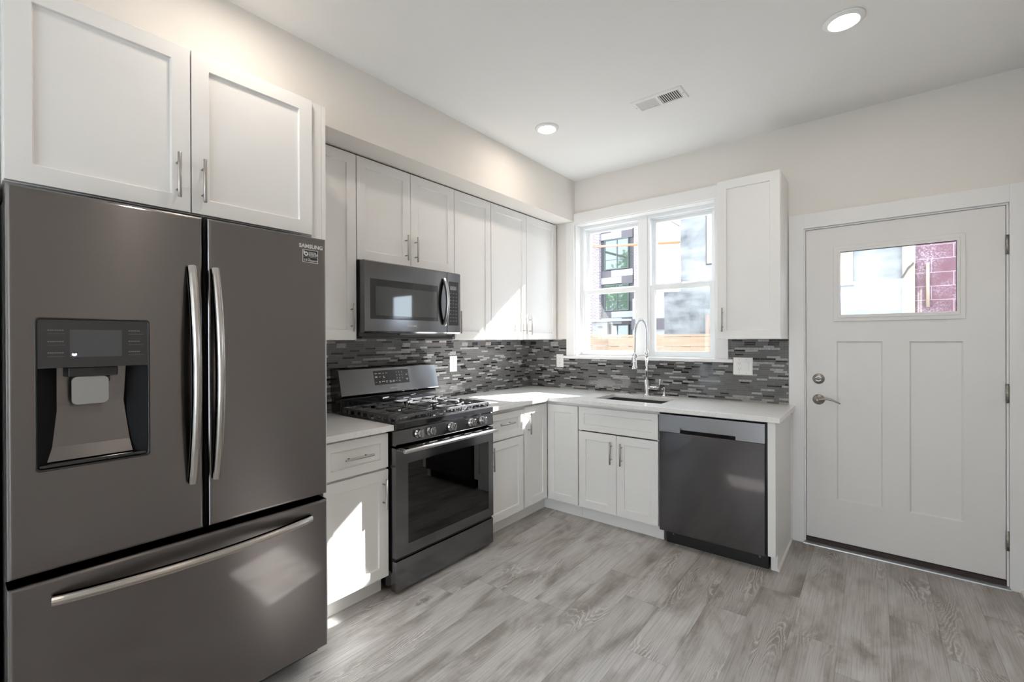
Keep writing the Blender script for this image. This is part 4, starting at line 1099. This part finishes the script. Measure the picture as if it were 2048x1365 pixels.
mb = MB(); mb.box(3.045, 4.9, 4.02, 4.6, -.25, 3.6); mb.box(4.9, 10, 4.02, 4.6, -.25, 1.95); mb.box(3.045, 3.62, 4.02, 4.6, 3.6, 4.78); mb.box(3.62, 4.9, 4.02, 4.6, 3.6, 4.60); mb.build('block_wall', 'block', mr)  # unseen right-hand top section added to block sun through the door glass
MB().cyl((3.165, 3.99, 1.75), (3.165, 3.99, 2.30), .018, n=12).build('wall_pipe', 'osb', mr)
MB().box(3.046, 3.052, 4.0, 4.02, 2.3, 3.6).build('flashing', 'panel_light', mr)
# orange tube strung above the yard
opts = [(-5.99, 11.85, 4.93), (.125, 3.998, 2.972)]
tag(MB().tube(opts, .028, n=10, rad=[.045, .02]).build('orange_line', 'orange'), 'orange line strung across the view outside the window', 'cable')
tag(MB().tube([(-3.85, 11.88, 6.21), (.130, 3.997, 3.239)], .008, n=6).build('utility_wire', 'panel_brown'), 'thin utility wire running down to the stucco building', 'cable')
# white building lower right of the far facade
wh = thing('pale_building', (-1.9, 11, -.25), 'low white flat building with a grey band far beyond the fence', 'building')
MB().box(-3.78, .2, 11.0, 14, -.25, 2.75).build('wall', 'panel_light', wh)
MB().box(-3.78, .2, 10.9, 11.0, 1.70, 2.05).build('fascia_band', 'panel_brown', wh)
# apartment facade
ap = thing('apartment_building', (-5, 12.5, -.25), 'tall apartment building with pale brick piers and dark panel bay behind the left panes', 'building')
MB().box(-7.6, -3.80, 12.1, 16, -.25, 9).build('wall', 'panel_dark', ap)
MB().box(-7.6, -5.52, 11.9, 12.1, -.25, 9).build('brick_pier', 'brick', ap)
MB().box(-4.12, -3.80, 11.9, 12.1, -.25, 9).build('brick_pier', 'brick', ap)
def fpanel(x0, x1, z0, z1, mt): MB().box(x0, x1, 12.04, 12.1, z0, z1).build('facade_panel', mt, ap)
for zb in (5.14, 3.46, 1.95):
    k_ = .245 if zb > 3 else .225
    fpanel(-5.08, -4.226, zb+k_+.008, zb+2*k_+.005, 'panel_light'); fpanel(-5.50, -5.085, zb+k_+.008, zb+2*k_+.005, 'panel_brown')
    fpanel(-5.51, -4.67, zb, zb+k_, 'panel_light'); fpanel(-4.665, -4.226, zb-.03, zb+k_, 'panel_brown')
for c, d in ((5.66, 6.8), (3.99, 5.12), (2.44, 3.42), (.90, 1.91)):
    wn = MB(); a, b = -5.36, -4.385
    for x0, x1, z0, z1 in ((a, a+.03, c+.03, d-.03), (b-.03, b, c+.03, d-.03), (a, b, c, c+.03), (a, b, d-.03, d), (-4.857, -4.835, c+.03, d-.03)): wn.box(x0, x1, 12.03, 12.1, z0, z1)
    for x0, x1 in ((a+.03, -4.857), (-4.835, b-.03)): wn.box(x0, x1, 12.04, 12.09, c+.36, c+.375)
    wn = wn.build('window', 'facade_frame', ap)
    MB().box(a+.02, b-.02, 12.06, 12.07, c+.02, d-.02).build('pane', 'facade_glass').parent = wn
MB().box(-5.80, -4.08, 11.6, 12.0, 2.03, 2.10).build('canopy', 'panel_light', ap)
sg = MB().box(-5.75, -5.15, 11.85, 12.0, 1.1, 2.02).build('sign_panel', 'panel_light', ap)
text_mesh('OTL', .115, (-5.54, 11.849, 1.79), (1, 0, 0), (0, 0, 1), 'slot', sg, 'lettering', .002, bold=.004)
# tree off to the side, which the facade windows mirror
tr_ = thing('leafy_tree', (-8.3, 3.0, -.25), 'leafy green tree standing left of the yard, mirrored in the far windows', 'tree')
MB().tube([(-8.3, 3, -.25), (-8.25, 3.0, 1.5), (-8.35, 3.05, 3.2), (-8.3, 3.0, 5.0)], .15, n=10, rad=[.2, .16, .13, .05]).build('trunk', 'bark', tr_)
lf = MB(); rnd = random.Random(3)
for i in range(2600):
    cx, cy_, cz_, rr_ = rnd.choice(((-8.3, 3, 4.6, 1.6), (-7.6, 3.3, 3.8, 1.1), (-9.2, 2.7, 4.0, 1.2), (-8.1, 2.6, 5.8, 1.1), (-7.4, 2.9, 4.9, .9)))
    v_ = Vector((rnd.gauss(0, 1), rnd.gauss(0, 1), rnd.gauss(0, 1))).normalized()*rr_*rnd.uniform(.6, 1.0)
    p = Vector((cx, cy_, cz_))+v_; a = Vector((rnd.gauss(0, 1), rnd.gauss(0, 1), rnd.gauss(0, 1))).normalized()*.13; b = a.orthogonal().normalized()*.09
    lf.poly([p-a, p-b, p+a, p+b])
lf.build('foliage', 'leaf', tr_, normals=False)
